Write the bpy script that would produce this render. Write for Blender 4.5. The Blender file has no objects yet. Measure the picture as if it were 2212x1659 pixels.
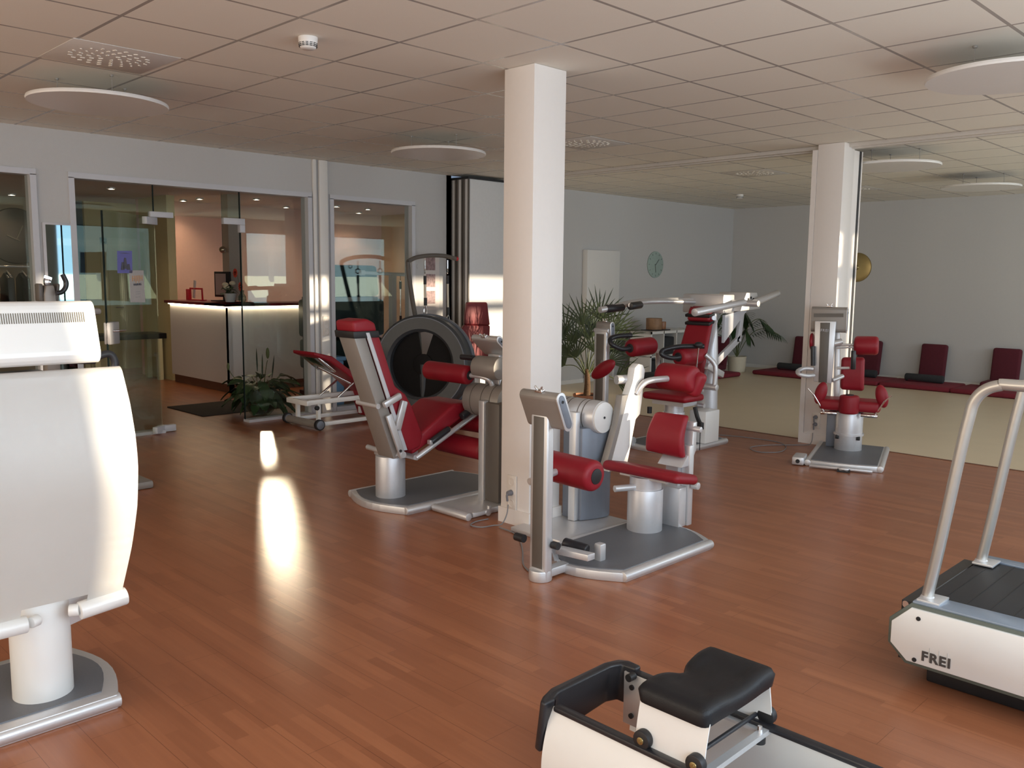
import bpy, bmesh, math, random
from mathutils import Vector, Matrix, Euler, Quaternion
random.seed(7)
SC = bpy.context.scene
COL = SC.collection
R_ = math.radians

# ------------------------------------------------------------------ camera
FPX = 1879.5                      # focal length in px of a 2212 px wide frame
YAW, PITCH, ROLL = 0.783864, 0.1226, 0.010292
CAM = Vector((-3.060, -3.948, 1.588))
_f = Vector((math.cos(YAW)*math.cos(PITCH), math.sin(YAW)*math.cos(PITCH), -math.sin(PITCH)))
_r = Vector((math.sin(YAW), -math.cos(YAW), 0)); _u = _r.cross(_f)
_r2 = _r*math.cos(ROLL) + _u*math.sin(ROLL); _u2 = _u*math.cos(ROLL) - _r*math.sin(ROLL)
cd = bpy.data.cameras.new('camera'); cam = bpy.data.objects.new('camera', cd); COL.objects.link(cam)
cd.sensor_width = 36; cd.lens = 36*FPX/2212; cd.clip_start = .05
M = Matrix((_r2, _u2, -_f)).transposed().to_4x4(); M.translation = CAM
cam.matrix_world = M
SC.camera = cam

def at(x, y, X=None, Y=None, Z=None):
    """point of the place seen at photo pixel (x, y) on the plane X=, Y= or Z="""
    d = _f + _r2*((x-1106)/FPX) - _u2*((y-829.5)/FPX)
    if X is not None: t = (X-CAM.x)/d.x
    elif Y is not None: t = (Y-CAM.y)/d.y
    else: t = (Z-CAM.z)/d.z
    return CAM + d*t

# ------------------------------------------------------------------ world, lights, exposure
H = 2.855                         # suspended ceiling
w = bpy.data.worlds.new('world'); SC.world = w; w.use_nodes = True
w.node_tree.nodes['Background'].inputs[0].default_value = (.55, .72, 1, 1)
w.node_tree.nodes['Background'].inputs[1].default_value = .35
SC.view_settings.view_transform = 'Standard'; SC.view_settings.look = 'None'
SC.view_settings.gamma = 1; SC.view_settings.use_curve_mapping = False
SC.view_settings.exposure = 0.0
SC.cycles.use_denoising = True
SC.cycles.max_bounces = 8; SC.cycles.diffuse_bounces = 4; SC.cycles.glossy_bounces = 4
SC.cycles.transparent_max_bounces = 16; SC.cycles.transmission_bounces = 4
SC.cycles.sample_clamp_indirect = 6; SC.cycles.caustics_refractive = False
SC.cycles.blur_glossy = .5

def lamp(name, kind, loc, energy, color, direction=None, **kw):
    l = bpy.data.lights.new(name, kind); o = bpy.data.objects.new(name, l); COL.objects.link(o)
    o.location = loc; l.energy = energy; l.color = color
    for k, v in kw.items(): setattr(l, k, v)
    if direction is not None:
        o.rotation_euler = Vector(direction).to_track_quat('-Z', 'Y').to_euler()
    return o
SUN = Vector((-.447, .894, -.089))
lamp('evening_sun', 'SUN', (8, -12, 4), 7.5, (1, .84, .62), SUN, angle=R_(.7))
# daylight entering by the windows of the wall behind and to the right of the camera
WIN_BACK = [(-5.3, -3.9), (-3.4, -2.0), (-1.5, -.1), (.2, 1.6), (2.7, 4.75), (5.1, 6.3), (6.9, 8.4), (8.75, 10.9)]
WPOW = [44, 44, 44, 40, 24, 18, 30, 34]
for i, (a, b) in enumerate(WIN_BACK):
    lamp('ground_bounce_fill', 'AREA', ((a+b)/2, -5.38, 1.3), 19, (1, .87, .63), (0, 1, 1.3), shape='RECTANGLE', size=b-a-.1, size_y=.8)  # added lamps facing up, warm ground bounce to brighten the ceiling
    lamp('window_daylight', 'AREA', ((a+b)/2, -5.40, 1.72), WPOW[i], (.60, .79, 1.0), (0, 1, 0), shape='RECTANGLE', size=b-a-.1, size_y=1.6)
for y in (-3.6, -1.2, 1.2, 3.4):
    lamp('window_daylight', 'AREA', (-6.88, y, 1.6), 42, (1, .84, .64), (1, 0, .25), shape='RECTANGLE', size=1.4, size_y=1.6)  # windows assumed on this wall, warm lamps added for bounced evening light
# added lamps at the pane, standing in for low sun reflected onto the floor
for gx, gz, gw, gh, ge in ((1.72, .385, .19, .18, .27), (1.68, .125, .10, .11, .08)):
    lamp('sun_off_glass_standin', 'AREA', (gx, 4.575, gz), ge*.42, (1, .84, .58), (-.47, -.88, -.089), shape='RECTANGLE', size=gw, size_y=gh, spread=R_(2.8))

# ------------------------------------------------------------------ materials
def mat(name, col, rough=.5, metal=0, spec=.5, noise=.04, nscale=30, bump=0, bscale=60, coat=0, emit=None, estr=0, sheen=0):
    m = bpy.data.materials.new(name); m.use_nodes = True; nt = m.node_tree; N = nt.nodes; L = nt.links
    b = N['Principled BSDF']
    b.inputs['Roughness'].default_value = rough; b.inputs['Metallic'].default_value = metal
    b.inputs['Specular IOR Level'].default_value = spec; b.inputs['Coat Weight'].default_value = coat
    b.inputs['Sheen Weight'].default_value = sheen
    tc = N.new('ShaderNodeTexCoord'); nz = N.new('ShaderNodeTexNoise'); nz.inputs['Scale'].default_value = nscale
    L.new(tc.outputs['Object'], nz.inputs['Vector'])
    mx = N.new('ShaderNodeMix'); mx.data_type = 'RGBA'
    c = Vector(col)
    mx.inputs[6].default_value = (*(c*(1-noise)), 1); mx.inputs[7].default_value = (*[min(1, v) for v in c*(1+noise)], 1)
    L.new(nz.outputs['Fac'], mx.inputs[0]); L.new(mx.outputs[2], b.inputs['Base Color'])
    if bump:
        n2 = N.new('ShaderNodeTexNoise'); n2.inputs['Scale'].default_value = bscale; n2.inputs['Detail'].default_value = 6
        L.new(tc.outputs['Object'], n2.inputs['Vector'])
        bp = N.new('ShaderNodeBump'); bp.inputs['Strength'].default_value = bump; bp.inputs['Distance'].default_value = .01
        L.new(n2.outputs['Fac'], bp.inputs['Height']); L.new(bp.outputs['Normal'], b.inputs['Normal'])
    if emit:
        b.inputs['Emission Color'].default_value = (*emit, 1); b.inputs['Emission Strength'].default_value = estr
    return m
WALL = mat('wall_paint', (.53, .52, .51), .7, bump=.15, bscale=180, noise=.02)
WALLS = mat('studio_wall_paint', (.58, .57, .56), .75, bump=.15, bscale=180, noise=.02)
WARM = mat('reception_paint', (.58, .43, .28), .75, noise=.03)
BROWNW = mat('brown_beige_paint', (.42, .34, .24), .75, noise=.03)
PINK = mat('apricot_paint', (.78, .55, .46), .75, noise=.03)
YEL = mat('yellow_paint', (.62, .56, .30), .7, noise=.03)
YELD = mat('yellow_door_paint', (.68, .62, .36), .5, noise=.03)
WHITE = mat('white_lacquer', (.78, .76, .73), .35, noise=.02)
PIL = mat('pillar_paint', (.80, .75, .71), .42, noise=.015, bump=.05, bscale=220)
FRAME = mat('white_frame', (.56, .56, .59), .4, noise=.02)
SILV = mat('silver_powder_coat', (.66, .66, .67), .36, metal=.55, noise=.03, nscale=80)
ALU = mat('brushed_aluminium', (.66, .66, .68), .38, metal=.5, noise=.04, nscale=60)
ALUW = mat('white_aluminium_sheet', (.84, .835, .81), .40, metal=.10, noise=.015, nscale=12)
RAILM = mat('satin_tube', (.56, .54, .50), .34, metal=.7)
CHROME = mat('chrome', (.85, .85, .87), .12, metal=1, noise=.01)
GREYP = mat('grey_machine_panel', (.30, .275, .25), .45, metal=.25, noise=.03)
DGREY = mat('dark_grey_inlay', (.13, .135, .15), .5, noise=.08, nscale=120, bump=.1, bscale=300)
PANELD = mat('dark_post_panel', (.12, .105, .09), .45, noise=.05)
BLUEG = mat('blue_grey_housing', (.19, .21, .25), .45, metal=.3, noise=.04)
RED = mat('red_vinyl', (.27, .008, .018), .46, spec=.4, noise=.08, nscale=14, bump=.12, bscale=260)
REDL = mat('faded_red_vinyl', (.20, .018, .022), .55, noise=.1, nscale=14, bump=.12, bscale=260)
MARO = mat('maroon_cloth', (.10, .012, .022), .9, noise=.15, nscale=40, bump=.3, bscale=200)
MATR = mat('wine_red_mat', (.19, .015, .028), .85, noise=.12, nscale=30, bump=.3, bscale=120)
BLK = mat('black_rubber', (.014, .014, .016), .5, noise=.15)
BLKS = mat('black_satin_plastic', (.02, .02, .024), .33, noise=.15, bump=.05, bscale=200)
BLKV = mat('black_vinyl', (.011, .011, .013), .42, spec=.3, noise=.15, bump=.1, bscale=300)
ROLLG = mat('charcoal_cloth', (.03, .032, .035), .9, noise=.2)
CHARC = mat('charcoal_plastic', (.055, .06, .066), .42, noise=.08)
DARKIN = mat('dark_disc', (.010, .009, .009), .7, spec=.2, noise=.2)
PLUG = mat('grey_plug_plastic', (.17, .17, .19), .5)
SOCK = mat('white_socket_plastic', (.74, .68, .62), .35)
CABLE = mat('grey_cable', (.22, .22, .23), .5)
LEAF = mat('dark_leaf', (.034, .070, .026), .42, noise=.5, nscale=6)
LEAF2 = mat('palm_leaf', (.045, .065, .022), .5, noise=.5, nscale=5)
STEM = mat('leaf_stalk', (.10, .12, .04), .6, noise=.3)
TRUNK = mat('fibrous_trunk', (.12, .065, .03), .9, noise=.5, nscale=50, bump=.6, bscale=80)
SOIL = mat('potting_soil', (.03, .02, .012), .95, noise=.5, nscale=80)
CREAM = mat('cream_pot_glaze', (.66, .60, .47), .5)
TERRA = mat('terracotta', (.42, .19, .10), .8, noise=.2)
REDTOP = mat('dark_red_worktop', (.20, .008, .012), .3)
SKIRT = mat('brown_skirting', (.17, .075, .045), .5, noise=.1)
MATB = mat('brown_door_mat', (.045, .033, .026), .95, noise=.3, nscale=200, bump=.5, bscale=400)
BRASS = mat('brass', (.40, .32, .15), .32, metal=.9, noise=.08, nscale=8)
CLOCKG = mat('pale_green_glass_disc', (.36, .46, .42), .25, noise=.08)
CANDLE = mat('marbled_brown_wax', (.30, .17, .09), .5, noise=.5, nscale=14)
COPPER = mat('copper_glass', (.34, .15, .07), .3, noise=.3)
PRINTP = mat('poster_paper', (.66, .60, .57), .7)
VIOLET = mat('violet_leaflet', (.22, .22, .58), .6, noise=.05)
NOTE = mat('white_notice', (.62, .58, .55), .6)
ORANGE = mat('orange_print', (.85, .45, .20), .6)
INK = mat('grey_ink', (.14, .14, .17), .6)
INK2 = mat('dark_ink', (.06, .05, .045), .6)
BLUE = mat('blue_wall', (.05, .10, .16), .7)
PETAL = mat('red_petal', (.85, .10, .06), .6)
PETW = mat('cream_petal', (.75, .68, .48), .6)
GOLDC = mat('gold_glass_ball', (.45, .38, .26), .08, metal=.7)
DTEAL = mat('dark_teal_vinyl', (.012, .028, .032), .4)
REDP = mat('red_plastic', (.55, .02, .03), .4)
BLUEP = mat('blue_plastic_sheet', (.25, .45, .75), .4)
GLOW = mat('led_strip', (1, .9, .7), .5, emit=(1, .80, .52), estr=17)
BULB = mat('downlight_bulb', (1, .9, .7), .5, emit=(1, .84, .62), estr=45)

def glassmat(name, tint=(.95, .97, .955), ior=1.5, boost=1.0):
    m = bpy.data.materials.new(name); m.use_nodes = True; nt = m.node_tree; N = nt.nodes; L = nt.links
    N.remove(N['Principled BSDF']); out = N['Material Output']
    tr = N.new('ShaderNodeBsdfTransparent'); tr.inputs[0].default_value = (*tint, 1)
    gl = N.new('ShaderNodeBsdfGlossy'); gl.inputs['Roughness'].default_value = 0; gl.inputs[0].default_value = (.66, .76, .64, 1)  # green tint puts the colour of reflected greenery into the glass
    fr = N.new('ShaderNodeFresnel'); ge = N.new('ShaderNodeNewGeometry'); io = N.new('ShaderNodeMapRange')
    io.inputs[3].default_value = ior; io.inputs[4].default_value = 1/ior; L.new(ge.outputs['Backfacing'], io.inputs[0]); L.new(io.outputs[0], fr.inputs[0])
    ma = N.new('ShaderNodeMath'); ma.operation = 'MULTIPLY'; ma.inputs[1].default_value = boost; ma.use_clamp = True
    mx = N.new('ShaderNodeMixShader'); L.new(fr.outputs[0], ma.inputs[0]); L.new(ma.outputs[0], mx.inputs[0])
    L.new(tr.outputs[0], mx.inputs[1]); L.new(gl.outputs[0], mx.inputs[2]); L.new(mx.outputs[0], out.inputs[0])
    return m
GLASS = glassmat('clear_glass')
VASEG = glassmat('vase_glass', (.80, .86, .84), 1.5, 1.6)
EDGE = mat('dark_glass_edge', (.01, .018, .018), .6, spec=.1)
MIRROR = mat('teal_tinted_mirror', (.30, .42, .44), .03, metal=1, noise=.01)  # teal tint holds the colour of the reflected window view

def floor_wood():
    m = bpy.data.materials.new('cherry_plank_vinyl'); m.use_nodes = True; nt = m.node_tree; N = nt.nodes; L = nt.links
    b = N['Principled BSDF']; tc = N.new('ShaderNodeTexCoord')
    mp = N.new('ShaderNodeMapping'); mp.inputs['Rotation'].default_value = (0, 0, R_(90)); L.new(tc.outputs['Object'], mp.inputs[0])
    def brick(wid, hei, seed, mort):
        br = N.new('ShaderNodeTexBrick'); br.offset = .37; br.offset_frequency = 2
        br.inputs['Scale'].default_value = 1; br.inputs['Brick Width'].default_value = wid; br.inputs['Row Height'].default_value = hei
        br.inputs['Mortar Size'].default_value = mort; br.inputs['Mortar Smooth'].default_value = 0
        br.inputs['Color1'].default_value = (0, 0, 0, 1); br.inputs['Color2'].default_value = (1, 1, 1, 1); br.inputs['Mortar'].default_value = (.5, .5, .5, 1)
        m2 = N.new('ShaderNodeMapping'); m2.inputs['Location'].default_value = (seed, seed*.37, 0); L.new(mp.outputs[0], m2.inputs[0]); L.new(m2.outputs[0], br.inputs[0])
        return br
    b1 = brick(.55, .053, 3.1, 0); b2 = brick(.95, .16, 0, .0008)
    st = N.new('ShaderNodeMapping'); st.inputs['Scale'].default_value = (2.2, 40, 1); L.new(mp.outputs[0], st.inputs[0])
    nz = N.new('ShaderNodeTexNoise'); nz.inputs['Scale'].default_value = 1.2; nz.inputs['Detail'].default_value = 5; L.new(st.outputs[0], nz.inputs['Vector'])
    add = N.new('ShaderNodeMath'); add.operation = 'MULTIPLY_ADD'; add.inputs[1].default_value = .5; L.new(b1.outputs['Color'], add.inputs[0])
    n3 = N.new('ShaderNodeMath'); n3.operation = 'MULTIPLY'; n3.inputs[1].default_value = .5; L.new(nz.outputs['Fac'], n3.inputs[0]); L.new(n3.outputs[0], add.inputs[2])
    ra = N.new('ShaderNodeValToRGB'); e = ra.color_ramp.elements
    e[0].position = .08; e[0].color = (.27, .094, .042, 1); e[1].position = .95; e[1].color = (.42, .162, .074, 1)
    x = e.new(.55); x.color = (.335, .122, .056, 1)
    L.new(add.outputs[0], ra.inputs[0])
    mx = N.new('ShaderNodeMix'); mx.data_type = 'RGBA'; mx.blend_type = 'MULTIPLY'; mx.inputs[7].default_value = (.45, .4, .38, 1)
    L.new(b2.outputs['Fac'], mx.inputs[0]); L.new(ra.outputs[0], mx.inputs[6]); L.new(mx.outputs[2], b.inputs['Base Color'])
    b.inputs['Roughness'].default_value = .30; b.inputs['Specular IOR Level'].default_value = .5
    n4 = N.new('ShaderNodeTexNoise'); n4.inputs['Scale'].default_value = 3.0; L.new(tc.outputs['Object'], n4.inputs['Vector'])
    mr = N.new('ShaderNodeMapRange'); mr.inputs[3].default_value = .25; mr.inputs[4].default_value = .36; L.new(n4.outputs['Fac'], mr.inputs[0]); L.new(mr.outputs[0], b.inputs['Roughness'])
    return m
FLOORW = floor_wood()
FLOORC = mat('cream_linoleum', (.68, .56, .385), .34, noise=.05, nscale=3)

def ceil_mat():
    m = bpy.data.materials.new('mineral_ceiling_tiles'); m.use_nodes = True; nt = m.node_tree; N = nt.nodes; L = nt.links
    b = N['Principled BSDF']; tc = N.new('ShaderNodeTexCoord'); sp = N.new('ShaderNodeSeparateXYZ'); L.new(tc.outputs['Object'], sp.inputs[0])
    def line(sock, wid):
        d = N.new('ShaderNodeMath'); d.operation = 'DIVIDE'; d.inputs[1].default_value = .625; L.new(sock, d.inputs[0])
        a = N.new('ShaderNodeMath'); a.operation = 'ADD'; a.inputs[1].default_value = .5; L.new(d.outputs[0], a.inputs[0])
        f = N.new('ShaderNodeMath'); f.operation = 'FRACT'; L.new(a.outputs[0], f.inputs[0])
        s = N.new('ShaderNodeMath'); s.operation = 'SUBTRACT'; s.inputs[1].default_value = .5; L.new(f.outputs[0], s.inputs[0])
        ab = N.new('ShaderNodeMath'); ab.operation = 'ABSOLUTE'; L.new(s.outputs[0], ab.inputs[0])
        lt = N.new('ShaderNodeMath'); lt.operation = 'LESS_THAN'; lt.inputs[1].default_value = wid/.625/2; L.new(ab.outputs[0], lt.inputs[0])
        return lt.outputs[0]
    mxm = N.new('ShaderNodeMath'); mxm.operation = 'MAXIMUM'; L.new(line(sp.outputs[0], .020), mxm.inputs[0]); L.new(line(sp.outputs[1], .020), mxm.inputs[1])
    nz = N.new('ShaderNodeTexNoise'); nz.inputs['Scale'].default_value = 260; L.new(tc.outputs['Object'], nz.inputs['Vector'])
    c1 = N.new('ShaderNodeMix'); c1.data_type = 'RGBA'; c1.inputs[6].default_value = (.77, .735, .655, 1); c1.inputs[7].default_value = (.83, .79, .71, 1); L.new(nz.outputs['Fac'], c1.inputs[0])
    mx = N.new('ShaderNodeMix'); mx.data_type = 'RGBA'; mx.inputs[7].default_value = (.40, .36, .33, 1)
    L.new(mxm.outputs[0], mx.inputs[0]); L.new(c1.outputs[2], mx.inputs[6]); L.new(mx.outputs[2], b.inputs['Base Color'])
    rr = N.new('ShaderNodeMapRange'); rr.inputs[3].default_value = .85; rr.inputs[4].default_value = .25; L.new(mxm.outputs[0], rr.inputs[0]); L.new(rr.outputs[0], b.inputs['Roughness'])
    bp = N.new('ShaderNodeBump'); bp.invert = True; bp.inputs['Strength'].default_value = .4; bp.inputs['Distance'].default_value = .004; L.new(mxm.outputs[0], bp.inputs['Height']); L.new(bp.outputs[0], b.inputs['Normal'])
    return m
CEIL = ceil_mat()
CEILR = mat('reception_ceiling_paint', (.62, .50, .40), .8)

# ------------------------------------------------------------------ mesh helpers
ROOT = {}
def rotm(R):
    if R is None: return Matrix.Identity(3)
    if isinstance(R, Matrix): return R.to_3x3()
    return Euler([R_(a) for a in R]).to_matrix()
class MB:
    def __init__(s): s.bm = bmesh.new()
    def _add(s, t):
        me = bpy.data.meshes.new('tmp'); t.to_mesh(me); t.free(); s.bm.from_mesh(me); bpy.data.meshes.remove(me); return s
    def box(s, c, d, R=None, bev=0, seg=2):
        t = bmesh.new(); bmesh.ops.create_cube(t, size=1)
        for v in t.verts: v.co = Vector((v.co.x*d[0], v.co.y*d[1], v.co.z*d[2]))
        if bev: bmesh.ops.bevel(t, geom=t.edges[:], offset=min(bev, min(d)*.49), segments=seg, profile=.5, affect='EDGES')
        m = rotm(R)
        for v in t.verts: v.co = m @ v.co + Vector(c)
        return s._add(t)
    def b2(s, lo, hi, bev=0, seg=2):
        lo = Vector(lo); hi = Vector(hi); return s.box((lo+hi)/2, [abs(a) for a in (hi-lo)], None, bev, seg)
    def cyl(s, p0, p1, r, r2=None, n=24, bev=0, seg=2):
        p0 = Vector(p0); p1 = Vector(p1); d = p1-p0
        t = bmesh.new(); bmesh.ops.create_cone(t, cap_ends=True, segments=n, radius1=r, radius2=r if r2 is None else r2, depth=d.length)
        if bev:
            ed = [e for e in t.edges if abs(e.verts[0].co.z-e.verts[1].co.z) < 1e-6]
            bmesh.ops.bevel(t, geom=ed, offset=bev, segments=seg, profile=.5, affect='EDGES')
        q = Vector((0, 0, 1)).rotation_difference(d.normalized()).to_matrix()
        for v in t.verts: v.co = q @ v.co + (p0+p1)/2
        return s._add(t)
    def sph(s, c, r, sc=(1, 1, 1), n=16):
        t = bmesh.new(); bmesh.ops.create_uvsphere(t, u_segments=n, v_segments=n//2+2, radius=r)
        for v in t.verts: v.co = Vector((v.co.x*sc[0], v.co.y*sc[1], v.co.z*sc[2])) + Vector(c)
        return s._add(t)
    def lathe(s, c, prof, n=28, R=None):
        t = bmesh.new(); m = rotm(R); rings = []
        for r, z in prof:
            rings.append([t.verts.new(m @ Vector((r*math.cos(2*math.pi*i/n), r*math.sin(2*math.pi*i/n), z)) + Vector(c)) for i in range(n)])
        for a, b in zip(rings, rings[1:]):
            for i in range(n): t.faces.new((a[i], a[(i+1) % n], b[(i+1) % n], b[i]))
        if prof[0] != prof[-1]:
            if prof[0][0] > 1e-5: t.faces.new(rings[0][::-1])
            if prof[-1][0] > 1e-5: t.faces.new(rings[-1])
        bmesh.ops.remove_doubles(t, verts=t.verts, dist=1e-6); bmesh.ops.recalc_face_normals(t, faces=t.faces)
        return s._add(t)
    def prism(s, pts, off, bev=0, seg=2):
        t = bmesh.new(); off = Vector(off); pts = [Vector(p) for p in pts]; n = len(pts)
        a = [t.verts.new(p) for p in pts]; b = [t.verts.new(p+off) for p in pts]
        t.faces.new(a); t.faces.new(b[::-1])
        for i in range(n): t.faces.new((a[i], b[i], b[(i+1) % n], a[(i+1) % n]))
        bmesh.ops.recalc_face_normals(t, faces=t.faces)
        if bev: bmesh.ops.bevel(t, geom=t.edges[:], offset=bev, segments=seg, profile=.5, affect='EDGES')
        return s._add(t)
    def tube(s, pts, r, n=12, smooth=0, closed=False, taper=None):
        P = [Vector(p) for p in pts]
        if smooth:
            Q = []; k = len(P)
            for i in range(k if closed else k-1):
                p0 = P[(i-1) % k] if closed or i else P[0]; p1 = P[i]; p2 = P[(i+1) % k]; p3 = P[(i+2) % k] if closed or i+2 < k else P[-1]
                for j in range(smooth):
                    u = j/smooth
                    Q.append(.5*((2*p1)+(p2-p0)*u+(2*p0-5*p1+4*p2-p3)*u*u+(3*p1-p0-3*p2+p3)*u**3))
            if not closed: Q.append(P[-1])
            P = Q
        t = bmesh.new(); k = len(P); rings = []; nrm = None
        for i in range(k):
            if closed: d = P[(i+1) % k]-P[i-1]
            else: d = P[min(i+1, k-1)]-P[max(i-1, 0)]
            d.normalize()
            if nrm is None: nrm = d.orthogonal().normalized()
            nrm = (nrm - d*nrm.dot(d)).normalized(); bn = d.cross(nrm)
            rr = r if taper is None else r*(1+(taper-1)*i/(k-1))
            rings.append([t.verts.new(P[i] + nrm*rr*math.cos(2*math.pi*j/n) + bn*rr*math.sin(2*math.pi*j/n)) for j in range(n)])
        for i in range(k if closed else k-1):
            a = rings[i]; b = rings[(i+1) % k]
            for j in range(n): t.faces.new((a[j], a[(j+1) % n], b[(j+1) % n], b[j]))
        if not closed: t.faces.new(rings[0][::-1]); t.faces.new(rings[-1])
        bmesh.ops.recalc_face_normals(t, faces=t.faces)
        return s._add(t)
    def face(s, pts):
        s.bm.faces.new([s.bm.verts.new(Vector(p)) for p in pts]); return s
    def deform(s, fn):
        for v in s.bm.verts: v.co = fn(v.co)
        return s
    def build(s, name, m, parent=None, local=False, origin=None, sharp=38):
        bm = s.bm
        root = parent
        while root is not None and root.parent is not None: root = root.parent
        if root is not None and not local:
            inv = ROOT[root.name].inverted()
            for v in bm.verts: v.co = inv @ v.co
        if parent is None:
            if origin is None:
                zs = [v.co.z for v in bm.verts]; xs = [v.co.x for v in bm.verts]; ys = [v.co.y for v in bm.verts]
                origin = ((min(xs)+max(xs))/2, (min(ys)+max(ys))/2, min(zs))
            for v in bm.verts: v.co -= Vector(origin)
        bm.normal_update()
        for f in bm.faces: f.smooth = True
        for e in bm.edges:
            if len(e.link_faces) == 2: e.smooth = e.calc_face_angle(0) < R_(sharp)
        me = bpy.data.meshes.new(name); bm.to_mesh(me); bm.free(); me.materials.append(m)
        o = bpy.data.objects.new(name, me); COL.objects.link(o)
        if parent is not None: o.parent = parent
        else:
            o.location = origin; ROOT[o.name] = Matrix.Translation(Vector(origin))
        return o
def tag(o, label, cat, group=None):
    o['label'] = label; o['category'] = cat
    if group: o['group'] = group
    return o
def thing(name, label, cat, loc, rz=0, group=None):
    o = bpy.data.objects.new(name, None); COL.objects.link(o); o.location = loc; o.rotation_euler = (0, 0, R_(rz)); o.empty_display_size = .1
    ROOT[o.name] = Matrix.Translation(Vector(loc)) @ Matrix.Rotation(R_(rz), 4, 'Z')
    return tag(o, label, cat, group)
def struct(o): o['kind'] = 'structure'; return o
def copy_thing(o, loc, label, rz=None):
    c = o.copy(); COL.objects.link(c); c.location = loc; c['label'] = label
    if rz is not None: c.rotation_euler = (0, 0, R_(rz))
    for ch in list(o.children):
        d = ch.copy(); COL.objects.link(d); d.parent = c
        for g in list(ch.children):
            e = g.copy(); COL.objects.link(e); e.parent = d
    return c
def pads(c, d, R=None, bev=.03): return MB().box(c, d, R, bev, 4)
def text(name, body, size, m, parent, origin, ux, uy, extrude=.0015, align='CENTER', offset=0):
    cu = bpy.data.curves.new(name, 'FONT'); cu.body = body; cu.size = size; cu.extrude = extrude; cu.offset = offset; cu.space_character = 1.12; cu.align_x = align; cu.align_y = 'CENTER'
    tmp = bpy.data.objects.new(name+'_tmp', cu); COL.objects.link(tmp)
    bpy.context.view_layer.update()
    me = bpy.data.meshes.new_from_object(tmp.evaluated_get(bpy.context.evaluated_depsgraph_get()))
    bpy.data.objects.remove(tmp)
    ux = Vector(ux).normalized(); uy = Vector(uy).normalized(); uz = ux.cross(uy)
    T = Matrix((ux, uy, uz)).transposed().to_4x4(); T.translation = Vector(origin)
    root = parent
    while root.parent is not None: root = root.parent
    T = ROOT[root.name].inverted() @ T
    me.transform(T); me.materials.clear(); me.materials.append(m); me.name = name
    o = bpy.data.objects.new(name, me); COL.objects.link(o); o.parent = parent
    return o

# ------------------------------------------------------------------ room shell
YG = 4.6                                               # glazed wall
struct(MB().b2((-7.1, -5.6, -.1), (5.10, 13.2, 0)).build('floor', FLOORW, origin=(0, 0, 0)))
struct(MB().b2((5.10, -5.6, -.1), (11.35, YG+.1, -.001)).build('floor', FLOORC, origin=(0, 0, 0)))
struct(MB().b2((-7.1, -5.6, H), (11.35, YG+.0, H+.1)).build('ceiling', CEIL, origin=(0, 0, 0)))
struct(MB().b2((-4, YG+.12, 2.72), (7.2, 13.2, 2.8)).build('ceiling', CEILR, origin=(0, 0, 0)))
OP = [(-2.6, -.53), (-.173, 2.275), (2.600, 3.735)]; HEAD = 2.445
wl = MB()
xs = [-7.1]
for a, b in OP: xs += [a, b]
xs.append(4.38)
for i in range(0, len(xs), 2): wl.b2((xs[i], YG, 0), (xs[i+1], YG+.12, H))
for a, b in OP: wl.b2((a, YG, HEAD), (b, YG+.12, H))
wl.b2((4.38, YG+.23, 0), (5.15, YG+.33, H)); wl.b2((4.30, YG, 0), (4.38, YG+.33, H)); 
struct(wl.build('wall_left', WALL, origin=(0, YG, 0)))
struct(MB().b2((5.16, YG, 0), (11.35, YG+.12, H)).build('wall_left', WALLS, origin=(5, YG, 0)))
struct(MB().b2((11.2, -5.6, 0), (11.35, YG, H)).build('wall_right', WALLS, origin=(11.2, 0, 0)))
# wall with the windows the evening sun comes through
wb = MB(); prev = -7.1
for a, b in WIN_BACK:
    wb.b2((prev, -5.62, 0), (a, -5.5, H)); wb.b2((a, -5.62, 0), (b, -5.5, .9)); wb.b2((a, -5.62, 2.55), (b, -5.5, H)); prev = b
wb.b2((prev, -5.62, 0), (11.35, -5.5, H))
struct(wb.build('wall_back', WALL, origin=(0, -5.5, 0)))
for i, (a, b) in enumerate(WIN_BACK):
    f = MB(); f.b2((a, -5.60, 2.12), (b, -5.52, 2.25)); mid = (a+b)/2 if a < 8.5 else 9.12; hw = .05 if a < 8.5 else .11
    f.b2((mid-hw, -5.6, .9), (mid+hw, -5.52, 2.12)); f.b2((a, -5.6, .9), (a+.04, -5.52, 2.55)); f.b2((b-.04, -5.6, .9), (b, -5.52, 2.55))
    struct(f.build('window_%d' % (i+4), FRAME))
wf = MB(); WF = [-3.6, -1.2, 1.2, 3.4]; prev = -5.6
for y in WF:
    wf.b2((-7.1, prev, 0), (-7, y-.72, H)); wf.b2((-7.1, y-.72, 0), (-7, y+.72, .9)); wf.b2((-7.1, y-.72, 2.55), (-7, y+.72, H)); prev = y+.72
wf.b2((-7.1, prev, 0), (-7, YG+.12, H)); struct(wf.build('wall_front', WALL, origin=(-7, 0, 0)))
# unseen slabs added outside, their gaps shape the sun patches indoors
hd = MB(); gaps = [(.42, .68), (3.86, 4.03), (4.56, 4.72), (7.18, 7.64), (7.86, 7.98), (8.72, 10.95)]; prev = -3.0; SH = 1.25
for a, b in gaps: hd.b2((prev+SH, -8.1, -.1), (a+SH, -8.0, 3.3)); prev = b
hd.b2((prev+SH, -8.1, -.1), (19, -8.0, 3.3)); hd.b2((7.18+SH, -8.1, -.1), (7.50+SH, -8.0, 2.12))
o = hd.build('sun_blocker', LEAF); o['kind'] = 'stuff'; tag(o, 'unseen dark green slabs added outside the window wall to block sun', 'sun_blocker')

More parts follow.
